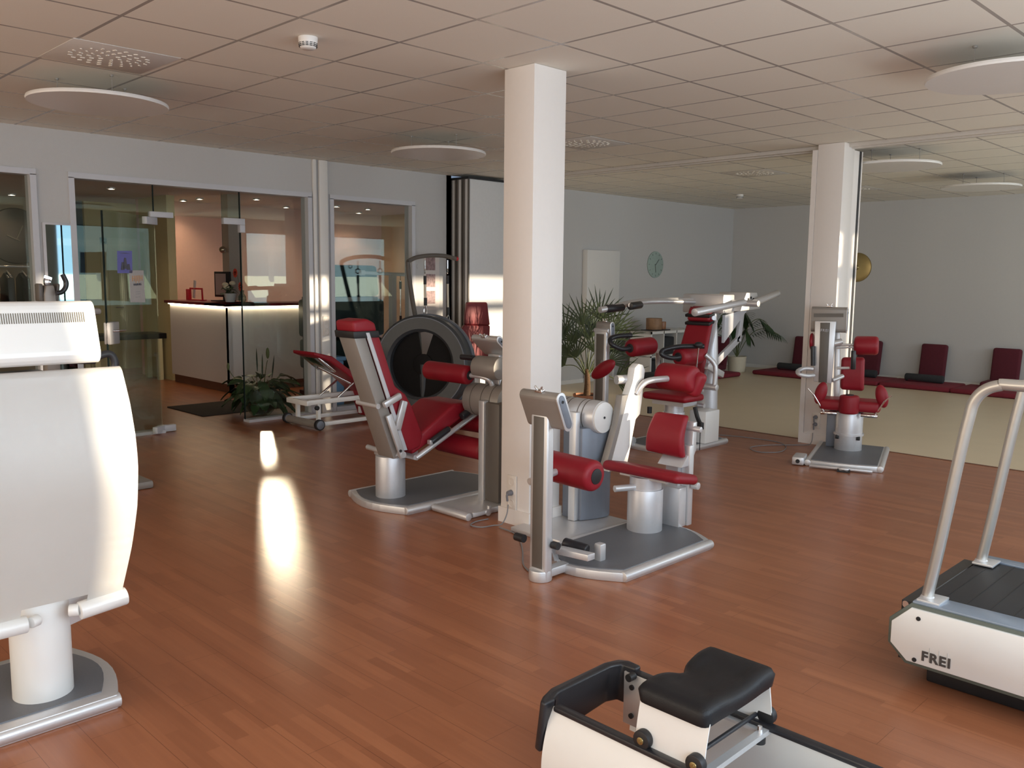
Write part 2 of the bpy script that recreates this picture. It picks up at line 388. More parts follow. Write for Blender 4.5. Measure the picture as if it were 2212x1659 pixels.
# glazed wall frames and panes
def frame(a, b, z0, z1, y=YG, t=.045, d=.02, n=1):
    m = MB(); m.b2((a-t, y-d, z1-.006), (b+t, y+.128, z1+t)); m.b2((a-t, y-d, z0), (a+.006, y+.128, z1)); m.b2((b-.006, y-d, z0), (b+t, y+.128, z1)); return m
f = frame(*OP[0], 0, HEAD); struct(f.build('window_1', FRAME))
w1 = bpy.context.scene.objects['window_1']
MB().b2((OP[0][0], YG+.045, 0), (OP[0][1], YG+.055, HEAD)).build('glass_pane', GLASS, w1)
f = frame(*OP[1], 0, HEAD); f.b2((1.49, YG-.03, 0), (2.275, YG+.10, .03)); f.b2((-.173, YG-.03, 0), (.58, YG+.10, .03))
d1 = struct(f.build('window_2', FRAME))
MB().b2((1.485, YG+.045, .03), (2.275, YG+.055, HEAD)).build('glass_pane', GLASS, d1)
MB().b2((-.173, YG+.045, .03), (.57, YG+.055, HEAD)).build('glass_pane', GLASS, d1)
MB().b2((.575, YG+.045, 2.155), (1.48, YG+.055, HEAD)).build('glass_pane', GLASS, d1)
m = MB(); m.b2((1.479, YG+.04, .03), (1.486, YG+.06, HEAD)); m.b2((.569, YG+.04, 2.15), (.576, YG+.06, HEAD)); m.build('pane_joint', EDGE, d1)
m = MB(); m.b2((1.29, YG+.02, 2.10), (1.53, YG+.08, 2.165), .004); m.b2((1.47, YG+.02, 2.02), (1.53, YG+.08, 2.10), .004); m.build('glass_clamp', FRAME, d1)
m = MB(); m.b2((.53, YG+.02, 2.13), (.76, YG+.08, 2.185), .004); m.build('glass_clamp', FRAME, d1)
f = frame(*OP[2], 0, HEAD); f.b2((2.6, YG-.02, 0), (3.735, YG+.1, .06)); d2 = struct(f.build('window_3', FRAME))
MB().b2((2.6, YG+.045, .06), (3.735, YG+.055, HEAD)).build('glass_pane', GLASS, d2)
# open glass door leaf
door = struct(bpy.data.objects.new('door_1', None)); COL.objects.link(door); hx, hy = .58, 4.63; door.location = (hx, hy, 0); ROOT[door.name] = Matrix.Translation(Vector((hx, hy, 0)))
ex, ey = -.135, 4.06; dv = Vector((ex-hx, ey-hy, 0)); L_ = dv.length; dv.normalize(); nv = Vector((-dv.y, dv.x, 0)); hz = Vector((hx, hy, 0)); up = Vector((0, 0, 1))
def leafbox(u0, u1, z0, z1, t):
    a = hz+dv*u0-nv*t/2; return [a+up*z0, a+dv*(u1-u0)+up*z0, a+dv*(u1-u0)+up*z1, a+up*z1], nv*t
p, o_ = leafbox(.02, L_-.004, .02, 2.13, .010); MB().prism(p, o_).build('glass_leaf', GLASS, door)
p, o_ = leafbox(L_-.012, L_, .02, 2.13, .012); MB().prism(p, o_).build('glass_edge', EDGE, door)
p, o_ = leafbox(0, .20, 2.055, 2.125, .05); MB().prism(p, o_, .004).build('hinge', FRAME, door)
m = MB(); p, o_ = leafbox(-.02, .16, .01, .075, .05); m.prism(p, o_, .004); m.b2((.53, YG+.0, .005), (.70, YG+.06, .07), .004); m.build('hinge', FRAME, door)
p, o_ = leafbox(L_-.16, L_+.0, .95, 1.15, .06); MB().prism(p, o_, .01).build('lock_case', SILV, door)
a = hz+dv*(L_-.09)+nv*.06+up*1.07; MB().tube([hz+dv*(L_-.05)+nv*.02+up*1.07, a, a-dv*.11], .009).build('handle', CHROME, door)
# posts, recess, trims
m = MB(); m.b2((2.41, YG-.035, 0), (2.52, YG, H), .006); m.b2((2.335, YG-.03, 0), (2.375, YG, H), .004); struct(m.build('trim_1', WHITE))
m = MB(); m.b2((5.03, -5.5, H-.035), (5.20, YG, H-.0), .003); m.b2((5.085, -5.5, H-.045), (5.145, YG, H-.03)); struct(m.build('trim_2', mat('track_paint', (.60, .56, .51), .5)))
m = MB(); m.b2((5.09, -5.5, 0), (5.115, YG, .004)); struct(m.build('trim_3', SKIRT))
m = MB(); m.b2((2.52, YG-.012, 0), (2.56, YG, .06)); m.b2((3.78, YG-.012, 0), (4.3, YG, .06)); m.b2((-.5, YG-.012, 0), (-.22, YG, .06)); struct(m.build('baseboard_left', WHITE))
m = MB(); m.b2((5.16, YG-.012, 0), (11.2, YG, .06)); m.b2((11.188, -5.5, 0), (11.2, YG, .06)); struct(m.build('baseboard_right', WHITE))

# pillars
def pillar(x0, x1, y0, y1, label):
    t = thing('pillar', label, 'pillar', ((x0+x1)/2, (y0+y1)/2, 0))
    MB().b2((x0, y0, 0), (x1, y1, H-.001), .004).build('shaft', PIL, t)
    m = MB(); k = .012
    m.b2((x0-k, y0-k, 0), (x1+k, y0, .10)); m.b2((x0-k, y1, 0), (x1+k, y1+k, .10)); m.b2((x0-k, y0, 0), (x0, y1, .10)); m.b2((x1, y0, 0), (x1+k, y1, .10))
    m.build('skirting', PIL, t); return t
P1 = pillar(.828, 1.115, -.235, .020, 'square white pillar in the middle of the gym beside the tall-backed red chair')
P2 = pillar(4.93, 5.15, -.287, -.03, 'white pillar at the edge of the cream studio floor behind the console machine')
m = MB(); m.b2((5.155, -.280, 0), (5.275, -.10, H-.05)); m.b2((4.925, -.028, 0), (4.965, .02, H-.05)); m.b2((5.312, -.287, 0), (5.335, -.12, H-.05)); m.build('side_profile', PIL, P2)
MB().b2((5.276, -.285, 0), (5.311, -.12, H-.05)).build('seal', BLK, P2)

# ------------------------------------------------------------------ ceiling fittings
def ceiling_lamp(x, y, label):
    t = thing('ceiling_lamp', label, 'lamp', (x, y, 2.70), 0, 'round disc lamps under the ceiling')
    MB().lathe((x, y, 2.70), [(.0, 0), (.405, 0), (.43, .006), (.43, .018), (.40, .022), (0, .022)], 64).build('disc', DISC, t)
    MB().lathe((x, y, 2.70), [(.418, -.003), (.432, -.003), (.436, .008), (.432, .020), (.418, .018)], 64).build('rim', WHITE, t)
    for k in range(3):
        a = k*2.094+.5; px, py = x+.25*math.cos(a), y+.25*math.sin(a)
        MB().cyl((px, py, 2.72), (px, py, H-.003), .0025, n=8).cyl((px, py, H-.012), (px, py, H-.002), .012, n=12).build('rod', GREYP, t)
DISC = mat('satin_disc', (.62, .59, .56), .05, metal=.65, noise=.01)
ceiling_lamp(-.78, 2.24, 'round disc lamp hanging above the left machine near the glass wall')
ceiling_lamp(2.26, 2.34, 'round disc lamp hanging left of the middle pillar')
ceiling_lamp(2.38, -2.38, 'large round disc lamp cut off by the right frame edge')
ceiling_lamp(5.78, -.40, 'disc lamp just right of the rear pillar over the studio floor')
ceiling_lamp(8.40, -.40, 'farthest disc lamp over the studio, seen near the right edge')
def vent(x, y, label):
    t = thing('ceiling_vent', label, 'vent', (x, y, H-.012), 0, 'swirl vents in the ceiling')
    m = MB().b2((x-.30, y-.30, H-.004), (x+.30, y+.30, H-.001), .001); n0 = len(m.bm.faces); rr = [(.06, 6), (.11, 11), (.16, 16), (.21, 21)]
    for r, n in rr:
        for k in range(n):
            a = 2*math.pi*k/n; c = Vector((x+r*math.cos(a), y+r*math.sin(a), H-.0055))
            m.box(c, (.024, .010, .004), (0, 0, math.degrees(a)+35))
    o = m.build('vent_plate', VENTM, t); o.data.materials.append(SLOT)
    for p_ in list(o.data.polygons)[n0:]: p_.material_index = 1
VENTM = mat('vent_plate_paint', (.68, .65, .61), .5); SLOT = mat('vent_slot', (.80, .75, .66), .5)
vent(-.97, 1.53, 'square swirl vent in the ceiling at the upper left'); vent(3.43, 1.56, 'swirl vent in the ceiling just right of the middle pillar')
vent(6.55, 1.55, 'swirl vent in the studio ceiling left of the rear pillar'); vent(9.06, 1.45, 'small distant swirl vent right of the rear pillar')
def smoke(x, y, label):
    t = thing('smoke_detector', label, 'smoke detector', (x, y, H-.06), 0, 'smoke detectors on the ceiling')
    MB().lathe((x, y, H-.062), [(0, 0), (.034, 0), (.042, .006), (.05, .03), (.052, .048), (.052, .061), (0, .061)], 28).build('housing', WHITE, t)
    m = MB()
    for z in (.012, .020, .028):
        for k in range(14):
            a = 2*math.pi*k/14; r = .0475+.08*(z-.02); m.box((x+r*math.cos(a), y+r*math.sin(a), H-.062+z), (.003, .015, .004), (0, 0, math.degrees(a)))
    m.build('grille', BLK, t)
smoke(-.40, .28, 'white smoke detector on a ceiling tile left of the middle pillar'); smoke(8.8, 3.07, 'small smoke detector on the far studio ceiling')

# ------------------------------------------------------------------ wall fittings
def wall_plate(name, label, c, n_, face, plugs=()):
    """vertical strip of round inserts; face 'x' looks to -X, 'y' looks to -Y"""
    t = thing(name, label, 'socket' if 'sock' in name else 'switch', c)
    c = Vector(c); h = .071*n_; out = Vector((-1, 0, 0)) if face == 'x' else Vector((0, -1, 0))
    d = (.010, .08, h+.01) if face == 'x' else (.08, .010, h+.01)
    MB().box(c+out*.005, d, None, .003).build('plate', SOCK, t)
    for k in range(n_):
        p = c+Vector((0, 0, (k-(n_-1)/2)*.071))
        R = (0, -90, 0) if face == 'x' else (90, 0, 0)
        MB().lathe(p+out*.010, [(.027, 0), (.027, .003), (.022, .003), (.020, .0012), (0, .0012)], 20, R).build('insert', SOCK, t)
        if k in plugs:
            MB().cyl(p+out*.008, p+out*.045, .019, .015, 16, .003).tube([p+out*.04, p+out*.05-Vector((0, 0, .012)), p+out*.045-Vector((0, 0, .05))], .007, 8, 4).build('plug', PLUG, t)
    return t
wall_plate('socket_strip', 'white socket strip with one grey plug low on the middle pillar', (.826, -.088, .21), 3, 'x', (1,))
wall_plate('socket_strip', 'small socket strip with two plugs low on the rear pillar', (4.928, -.155, .235), 2, 'x', (0, 1))
wall_plate('light_switch', 'column of white switches on the glazed wall by the red bench', (2.463, YG-.036, 1.01), 3, 'y')
def cable(label, pts, r=.004, m=CABLE): tag(MB().tube(pts, r, 8, 6).build('power_cable', m), label, 'cable')
cable('grey cable hanging from the plug of the middle pillar to the floor', [(.775, -.10, .14), (.765, -.10, .08), (.73, -.09, .02), (.70, -.04, .006), (.62, -.02, .006), (.60, .06, .006), (.68, .10, .006), (.78, .09, .006)])
cable('thin cable on the floor between the middle pillar and the console post', [(.70, -.10, .006), (.68, -.25, .006), (.60, -.38, .006), (.45, -.55, .006), (.30, -.70, .006), (.24, -.80, .006)])
cable('cable looping over the floor left of the small console machine', [(4.87, -.155, .12), (4.86, -.15, .03), (4.80, -.12, .006), (4.55, .10, .006), (4.30, .18, .006), (4.15, .02, .006), (4.3, -.12, .006), (4.6, -.02, .006), (4.75, .2, .006), (4.7, .6, .006), (4.55, .9, .006)])

# ------------------------------------------------------------------ reception room behind the glass
zr = 2.72
def rwall(name, lo, hi, m): struct(MB().b2(lo, hi).build(name, m))
rwall('wall_left', (-4, 13.0, 0), (2.6, 13.1, zr), WARM); rwall('wall_left', (-4.1, YG+.12, 0), (-4, 13, zr), WARM)
rwall('wall_left', (2.1, 10.9, 0), (3.42, 11.0, zr), YEL); rwall('wall_left', (2.5, 9.75, 0), (7.1, 9.85, zr), PINK); 
rwall('wall_left', (7.1, YG+.33, 0), (7.2, 9.8, zr), WARM); rwall('wall_left', (-4, 10.95, 0), (1.75, 11.05, zr), BROWNW); rwall('wall_left', (1.75, 10.97, 0), (2.1, 11.05, zr), BLUE)
rwall('wall_left', (2.5, 8.75, 0), (2.62, 9.75, zr), YEL)
for p in [(1.54, 8.25, 'lit downlight above the open glass door leaf'), (3.03, 9.35, 'lit downlight above the counter, left one of the close pair'), (3.05, 8.83, 'lit downlight above the counter, right one of the close pair'),
          (3.64, 8.2, 'lit downlight just right of the joint in the large glass front'), (4.75, 9.23, 'lit downlight at the right end behind the large glass front'), (5.18, 8.38, 'leftmost of the three lit downlights behind the right glass pane'),
          (5.85, 8.44, 'rightmost of the three lit downlights behind the right glass pane'), (6.27, 9.3, 'lowest of the three lit downlights behind the right glass pane'), (.93, 10.4, 'lit downlight above the round clock at the left edge')]:
    t = thing('downlight', p[2], 'downlight', (p[0], p[1], zr-.02), 0, 'downlights in the reception ceiling')
    MB().lathe((p[0], p[1], zr-.012), [(0, .005), (.038, .005), (.045, -.012), (.055, -.010), (.058, .011), (0, .011)], 20).build('ring', SILV, t)
    MB().lathe((p[0], p[1], zr-.016), [(0, -.008), (.022, -.006), (.036, .004), (0, .006)], 16).build('bulb', BULB, t)
    lamp('downlight_beam', 'SPOT', (p[0], p[1], zr-.045), 18, (1, .70, .45), (0, 0, -1), spot_size=R_(125), spot_blend=.9, shadow_soft_size=.04)
# counter
ct = thing('reception_counter', 'white reception counter with dark red top and glowing light strip behind the glass doors', 'counter', (3.3, 7.6, 0))
m = MB(); m.b2((2.44, 6.85, .12), (2.50, 8.62, 1.16)); m.b2((2.44, 6.85, .12), (4.9, 6.91, 1.16)); m.build('front_panel', WHITE, ct)
m = MB(); m.b2((2.47, 6.88, 0), (2.52, 8.60, .12)); m.b2((2.47, 6.88, 0), (4.9, 6.93, .12)); m.build('plinth', SKIRT, ct)
m = MB(); m.b2((2.38, 6.79, 1.160), (3.0, 8.68, 1.199), .004); m.b2((2.38, 6.79, 1.160), (4.9, 7.4, 1.199), .004); m.build('worktop', REDTOP, ct)
m = MB(); m.b2((2.415, 6.83, 1.146), (2.437, 8.62, 1.159)); m.b2((2.42, 6.822, 1.146), (4.9, 6.845, 1.159)); m.build('light_strip', GLOW, ct)
# column with hanging ball
rwall('wall_left', (3.02, 7.9, 1.201), (3.22, 8.1, zr), mat('beige_column', (.44, .40, .33), .7))
t = thing('hanging_ball', 'small golden ball hanging on a thread before the beige column', 'ornament', (2.90, 7.85, 1.92))
MB().sph((2.90, 7.85, 1.93), .05).build('ball', GOLDC, t); MB().cyl((2.90, 7.85, 1.97), (2.90, 7.85, zr), .002, n=6).build('thread', BLK, t)
# things on the counter
def on(px, py, X=None, Y=None): return at(px, py, X=X, Y=Y)
t = thing('picture_stand', 'red frame holder standing on the reception counter beside papers', 'stand', (2.75, 8.35, 1.2))
m = MB(); m.tube([(2.72, 8.15, 1.205), (2.70, 8.12, 1.37), (2.70, 8.50, 1.37)], .014, 8); m.b2((2.68, 8.10, 1.2), (2.76, 8.5, 1.212)); m.build('bracket', REDP, t)
m = MB(); m.b2((2.66, 8.50, 1.2), (2.72, 8.56, 1.36), .004); m.build('holder', REDP, t)
MB().box((2.70, 8.36, 1.36), (.02, .05, .26), (12, 0, 0), .004).build('paper', PRINTP, t)
t = thing('monitor', 'thin dark framed monitor on the reception counter', 'monitor', (2.85, 7.7, 1.2))
m = MB(); m.box((2.85, 7.78, 1.44), (.03, .36, .36), (0, 0, 8), .006); m.build('screen_frame', BLK, t)
MB().box((2.828, 7.80, 1.44), (.006, .24, .30), (0, 0, 8)).build('screen', mat('pale_screen', (.42, .33, .31), .4), t)
m = MB(); m.b2((2.72, 7.65, 1.2), (2.98, 7.9, 1.215), .004); m.cyl((2.87, 7.78, 1.21), (2.87, 7.78, 1.3), .02); m.build('foot', BLK, t)
t = thing('flower_pot', 'white pot of cream hydrangeas standing on the counter', 'plant', (2.75, 7.38, 1.2))
MB().lathe((2.75, 7.38, 1.2), [(.0, 0), (.06, 0), (.085, .12), (.078, .12), (.07, .10), (0, .10)], 20).build('pot', WHITE, t)
m = MB()
for k in range(26):
    a = random.uniform(0, 6.28); r = random.uniform(.02, .11); z = 1.34+random.uniform(-.04, .06)
    m.box((2.75+r*math.cos(a), 7.38+r*math.sin(a), z), (.06, .045, .004), (random.uniform(-50, 50), random.uniform(-50, 50), random.uniform(0, 180)))
m.build('foliage', LEAF, t)
for dx, dy, dz in ((-.03, .07, .24), (0, -.08, .26), (-.05, 0, .20)):
    MB().sph((2.75+dx, 7.38+dy, 1.2+dz), .045, (1, 1, .7), 10).build('flower', PETW, t)
t = thing('flower_vase', 'glass vase with two red gerberas on the counter', 'vase', (2.72, 6.98, 1.2))
MB().lathe((2.72, 6.98, 1.2), [(.0, .003), (.03, 0), (.055, .04), (.05, .09), (.025, .13), (.03, .17), (.026, .17), (.021, .13), (.046, .085), (.05, .045), (.03, .008), (0, .008)], 20).build('vase', VASEG, t)
for dx, dy, z in ((-.02, .09, 1.60), (.0, -.01, 1.42)):
    f = MB().tube([(2.72, 6.98, 1.22), (2.72+dx*.5, 6.98+dy*.4, (1.2+z)/2), (2.72+dx, 6.98+dy, z)], .003, 6, 4).build('stalk', STEM, t)
    m = MB(); c = Vector((2.70+dx, 6.98+dy, z))
    for k in range(14):
        a = 2*math.pi*k/14; m.box(c+Vector((-.005, math.cos(a)*.034, math.sin(a)*.034)), (.006, .05, .016), Matrix.Rotation(a, 3, 'X'))
    m.build('gerbera', PETAL, t)
# yellow door and notices
dr = thing('door_2', 'x', 'door', (2.1, 10.85, 0)); del dr['label'], dr['category']; struct(dr)
MB().b2((2.42, 10.84, 0), (3.2, 10.895, 2.05), .004).build('door_leaf', YELD, dr); MB().tube([(2.49, 10.835, 1.02), (2.49, 10.79, 1.02), (2.61, 10.79, 1.02)], .011, 8).build('handle', CHROME, dr)
rwall('trim_4', (2.32, 10.87, 0), (2.42, 10.9, 2.15), YELD); rwall('trim_4', (2.32, 10.87, 2.05), (3.3, 10.9, 2.15), YELD)
def onleaf(px, py):
    d = at(px, py, Z=0)-CAM; n = nv; t_ = (hz-CAM).dot(n)/d.dot(n); return CAM+d*t_
def sheet(name, label, cat, q, m):
    P = [onleaf(*a)+nv*.008 for a in q]; t = thing(name, label, cat, P[0]); MB().prism(P, nv*.0015).build('sheet', m, t); return t, P
t, P = sheet('leaflet', 'violet leaflet stuck on the open glass door above the notice', 'leaflet', [(251, 542), (283, 542), (284, 590), (252, 590)], VIOLET)
ux = (P[1]-P[0]).normalized(); uy = Vector((0, 0, 1))
o = lambda P, u, v: P[3]+(P[2]-P[3])*u+(P[0]-P[3])*v+nv*.004
m = MB(); 
for a, b, c, d in ((.1, .9, .90, .93), (.2, .45, .15, .5), (.35, .65, .2, .7), (.6, .85, .15, .42)): m.prism([o(P, a, c), o(P, b, c), o(P, (a+b)/2+.06, d), o(P, (a+b)/2-.06, d)], nv*.001)
m.build('drawing', INK, t)
t, P = sheet('notice', 'white notice with orange letters on the open glass door', 'notice', [(277, 584), (308, 584), (312, 653), (280, 653)], NOTE)
c0 = (P[0]+P[2])/2
text('letters', 'H|I|H', .075, ORANGE, t, c0+uy*.075+nv*.004, ux, uy); text('printing', 'MARBURG', .028, INK, t, c0+uy*.02+nv*.004, ux, uy)
m = MB()
for z in (-.05, -.07, -.10): m.prism([c0-ux*.04+uy*z+nv*.004, c0+ux*.04+uy*z+nv*.004, c0+ux*.04+uy*(z+.004)+nv*.004, c0-ux*.04+uy*(z+.004)+nv*.004], nv*.001)
m.build('printing', mat('pale_ink', (.45, .42, .42), .6), t)
# treatment table seen through the door glass
t = thing('treatment_table', 'low table with dark top seen through the open glass door', 'table', (2.0, 9.2, 0))
MB().b2((1.4, 8.9, .62), (2.5, 9.4, .70), .01).build('tabletop', BLKV, t)
for x, y in ((1.5, 8.95), (2.4, 8.95), (1.5, 9.35), (2.4, 9.35)): MB().b2((x-.035, y-.035, 0), (x+.035, y+.035, .62)).build('leg', YELD, t)
# door mats
tag(MB().b2((1.30, 5.27, 0), (2.35, 6.20, .012), .004).build('door_mat', MATB), 'dark brown door mat on the wooden floor just beyond the doorway', 'mat')
# round wall clock and coat rack seen far left
ck = at(34, 510, Y=10.9)
t = thing('wall_clock', 'large dark round clock behind the leftmost glass pane', 'clock', (ck.x, 10.86, ck.z))
MB().cyl((ck.x, 10.93, ck.z), (ck.x, 10.85, ck.z), .42, n=48, bev=.02).build('dial', mat('dark_clock_face', (.09, .08, .07), .4), t)
m = MB(); m.box((ck.x+.04, 10.84, ck.z+.05), (.015, .01, .24), (0, 25, 0)); m.box((ck.x-.05, 10.84, ck.z-.03), (.20, .01, .015), (0, 25, 0)); m.build('hands', mat('clock_hand', (.16, .14, .12), .4), t)
t = thing('coat_rack', 'row of dark coats on white hangers behind the leftmost glass pane', 'coat rack', (-.2, 9.8, 0))
m = MB(); m.cyl((-.6, 9.9, 1.66), (1.25, 9.9, 1.66), .015); m.cyl((1.2, 9.9, 0), (1.2, 9.9, 1.68), .02); m.cyl((-.5, 9.9, 0), (-.5, 9.9, 1.68), .02); m.build('rail', SILV, t)
for k in range(8):
    x = -.35+k*.2
    m = MB(); m.prism([(x-.03, 9.72, 1.5), (x-.03, 9.9, 1.58), (x-.03, 10.08, 1.5), (x-.03, 10.12, .75), (x-.03, 9.68, .75)], (.10, 0, 0), .025); m.build('coat', [ROLLG, DTEAL, CHARC][k % 3], t)
    MB().tube([(x+.02, 9.72, 1.53), (x+.02, 9.9, 1.60), (x+.02, 10.08, 1.53)], .010, 6).build('hanger', WHITE, t)
# dark equipment behind the third pane
t = thing('folded_therapy_couch', 'large dark padded unit with white shelf behind the right glass pane', 'equipment', (3.3, 6.0, 0))
m = MB(); m.box((3.66, 6.0, 1.50), (1.0, .30, .42), (-8, 0, 0), .05); m.box((3.62, 5.95, 1.02), (1.1, .45, .50), None, .05); m.box((3.62, 5.95, .55), (1.05, .5, .40), None, .05); m.build('padding', DTEAL, t)
MB().b2((3.1, 5.66, 1.245), (4.0, 5.74, 1.30), .004).build('shelf', mat('shelf_grey', (.45, .43, .40), .4), t)
m = MB()
for x in (3.1, 4.0): m.b2((x, 5.8, 0), (x+.06, 6.1, 1.3))
m.b2((3.1, 5.7, 0), (4.1, 6.2, .06)); m.build('stand', BLKS, t)
t = thing('cable_tower', 'slim white cable tower with crossbar and hanging bars behind the glass', 'equipment', (4.05, 5.5, 0))
m = MB(); m.cyl((3.62, 5.45, 1.62), (4.42, 5.45, 1.60), .022); m.cyl((3.57, 5.45, 1.62), (3.63, 5.45, 1.62), .035); m.b2((4.06, 5.42, 0), (4.13, 5.5, 1.60)); m.b2((3.9, 5.3, 0), (4.45, 5.6, .05)); m.build('frame', ALUW, t)
for x in (4.22, 4.32):
    MB().cyl((x, 5.45, .98), (x, 5.45, 1.52), .009).build('bar', CHROME, t)
    for z in (1.0, 1.46): MB().cyl((x, 5.45, z-.05), (x, 5.45, z+.05), .017).build('grip', BLK, t)
    MB().cyl((x, 5.45, 1.51), (x, 5.45, 1.60), .004, n=6).build('cord', BLK, t)
t = thing('storage_bin', 'small light blue bin behind the right glass pane', 'bin', (2.85, 5.15, 0))
MB().b2((2.72, 5.0, 0), (3.0, 5.3, .55), .02).b2((2.70, 4.98, .55), (3.02, 5.32, .60), .01).build('body', BLUEP, t)
tag(MB().sph((3.36, 5.02, .26), .26, n=24).build('gym_ball', BLKV, origin=(3.36, 5.02, 0)), 'black exercise ball resting behind the right glass pane', 'ball')

# mirror on the pier between the panes
t = thing('wall_mirror', 'narrow wall mirror showing a window on the pier between the glass panes', 'mirror', (-.31, YG-.01, 1.4))
MB().b2((-.455, YG-.016, .60), (-.185, YG-.002, 2.03), .003).build('mirror_frame', FRAME, t)
MB().b2((-.43, YG-.0175, .62), (-.21, YG-.0162, 2.01)).build('mirror_glass', MIRROR, t)

# poster with three blossom pictures
t = thing('poster', 'white poster with three blossom pictures on the wall by the folding wall', 'poster', (4.04, YG-.004, 1.2))
MB().b2((3.93, YG-.005, 1.16), (4.18, YG-.002, 1.83)).build('paper', PRINTP, t)
for k, z in enumerate((1.66, 1.45, 1.24)):
    MB().b2((3.96, YG-.0065, z-.0), (4.11, YG-.0052, z+.16)).build('picture', mat('blossom_print', (.30, .20, .20), .6, noise=.95, nscale=22+8*k), t)

# ------------------------------------------------------------------ folding wall stack
t = thing('folding_wall', 'stack of folded white partition panels with dark edges beside the poster', 'partition', (4.75, 4.55, 0))
PANW = mat('white_partition_panel', (.72, .72, .72), .5)
for k in range(4):
    a = 4.29+k*.122
    MB().b2((4.412, a, .02), (5.12, a+.095, H-.055), .003).build('panel', PANW, t)
    m = MB(); m.b2((4.398, a-.004, .01), (4.416, a+.018, H-.05)); m.b2((4.398, a+.080, .01), (4.416, a+.099, H-.05)); m.build('edge_seal', PANELD, t)
MB().b2((4.39, 4.285, H-.055), (5.125, 4.76, H-.028)).build('top_track', BLK, t)

# ------------------------------------------------------------------ studio beyond the sliding-wall line
t = thing('white_board_panel', 'flat white panel standing against the studio wall behind the palm', 'panel', (7.37, YG-.10, .0))
MB().b2((6.98, YG-.10, .32), (7.76, YG-.004, 2.0), .006).build('panel', WHITE, t); m = MB()
for x in (7.05, 7.65): m.b2((x, YG-.09, 0), (x+.04, YG-.02, .32))
m.build('foot', WHITE, t)
t = thing('wall_clock', 'pale green round clock on the studio wall', 'clock', (8.81, YG-.02, 1.81))
MB().cyl((8.81, YG-.001, 1.81), (8.81, YG-.02, 1.81), .215, n=40, bev=.004).build('dial', CLOCKG, t)
m = MB(); m.box((8.85, YG-.024, 1.85), (.012, .006, .13), (0, 45, 0)); m.box((8.80, YG-.024, 1.75), (.012, .006, .14), (0, -10, 0))
for k in range(12):
    a = k*math.pi/6; m.box((8.81+.18*math.sin(a), YG-.021, 1.81+.18*math.cos(a)), (.010, .003, .03), (0, math.degrees(a), 0))
m.build('hands', mat('clock_ink', (.16, .20, .18), .5), t)
t = thing('gong', 'round brass gong on the far studio wall right of the rear pillar', 'gong', (11.19, 2.26, 1.80))
MB().lathe((11.19, 2.26, 1.80), [(0, .05), (.03, .048), (.045, .025), (.14, .022), (.20, .018), (.235, .01), (.24, -.008), (.0, -.008)], 40, (0, -90, 0)).build('disc', BRASS, t)
# white cube shelf
t = thing('cube_shelf', 'low white cube shelf against the studio wall behind the red machine', 'shelf', (8.5, 4.15, 0))
m = MB(); x0, x1, y0, y1, h = 7.9, 9.3, 3.98, 4.37, .77
m.b2((x0, y0, .0), (x0+.04, y1, h)); m.b2((x1-.04, y0, 0), (x1, y1, h)); m.b2((x0, y0, h-.04), (x1, y1, h)); m.b2((x0, y0, 0), (x1, y1, .04)); m.b2((x0, y1-.01, 0), (x1, y1, h))
m.b2((x0, y0, .37), (x1, y1, .39)); 
for k in (1, 2, 3): m.b2((x0+k*.345, y0, 0), (x0+k*.345+.018, y1, h))
m.build('carcass', WHITE, t)
for x, z in ((7.95, .05), (8.29, .40), (8.64, .05)): MB().b2((x+.02, y0+.03, z), (x+.29, y1-.03, z+.27), .02).build('cushion', ROLLG, t)
tag(MB().b2((8.07, 4.07, .771), (8.55, 4.3, .785), .004).build('tray', BLKS), 'flat dark tray on the white cube shelf', 'tray')
tag(MB().cyl((8.24, 4.17, .786), (8.24, 4.17, .965), .125, n=32, bev=.008).build('candle', CANDLE), 'wide marbled brown candle on the tray on the cube shelf', 'candle')
tag(MB().cyl((8.46, 4.17, .786), (8.46, 4.17, .905), .062, n=24, bev=.006).build('candle', COPPER), 'small copper coloured candle beside the wide one on the tray', 'candle')

def floor_seat(y, label, x=10.15, rz=0, roll=True, tilt=0):
    t = thing('floor_chair', label, 'floor chair', (x+.35, y, 0), rz, 'meditation seats along the studio wall')
    r = random.Random(int(y*100))
    MB().box((x+.36, y, .035), (.80, 1.0, .07), (0, 0, r.uniform(-4, 4)), .03, 3).build('mat', MATR, t)
    MB().box((x+.92, y+.06, .34), (.10, .38, .56), (0, 9, tilt), .035, 4).build('back_cushion', MARO, t)
    MB().box((x+.62, y+.05, .11), (.42, .42, .09), (0, 0, 3), .035, 4).build('seat_cushion', MARO, t)
    if roll: MB().cyl((x+.45, y-.27, .13), (x+.45, y+.29, .13), .058, n=20, bev=.02).build('bolster', ROLLG, t)
    return t
floor_seat(2.98, 'floor chair with grey bolster left of the rear pillar'); floor_seat(1.86, 'floor chair with grey bolster directly behind the small console machine')
floor_seat(.86, 'floor chair with a long grey bolster in the middle of the right wall'); floor_seat(-.16, 'rightmost floor chair without bolster, behind the treadmill rail', roll=False)
floor_seat(3.95, 'floor chair mostly hidden behind the tall silver machine post', x=8.95, roll=False).location.x += .0
t = thing('floor_mat', 'dark red mat lying on the cream floor before the cube shelf', 'mat', (7.5, 3.55, 0))
MB().box((7.6, 3.62, .04), (.75, .7, .08), (0, 0, 5), .03, 3).build('mat', MATR, t); MB().box((7.65, 3.62, .13), (.5, .5, .10), (0, 0, -4), .04, 3).build('cushion', ROLLG, t)

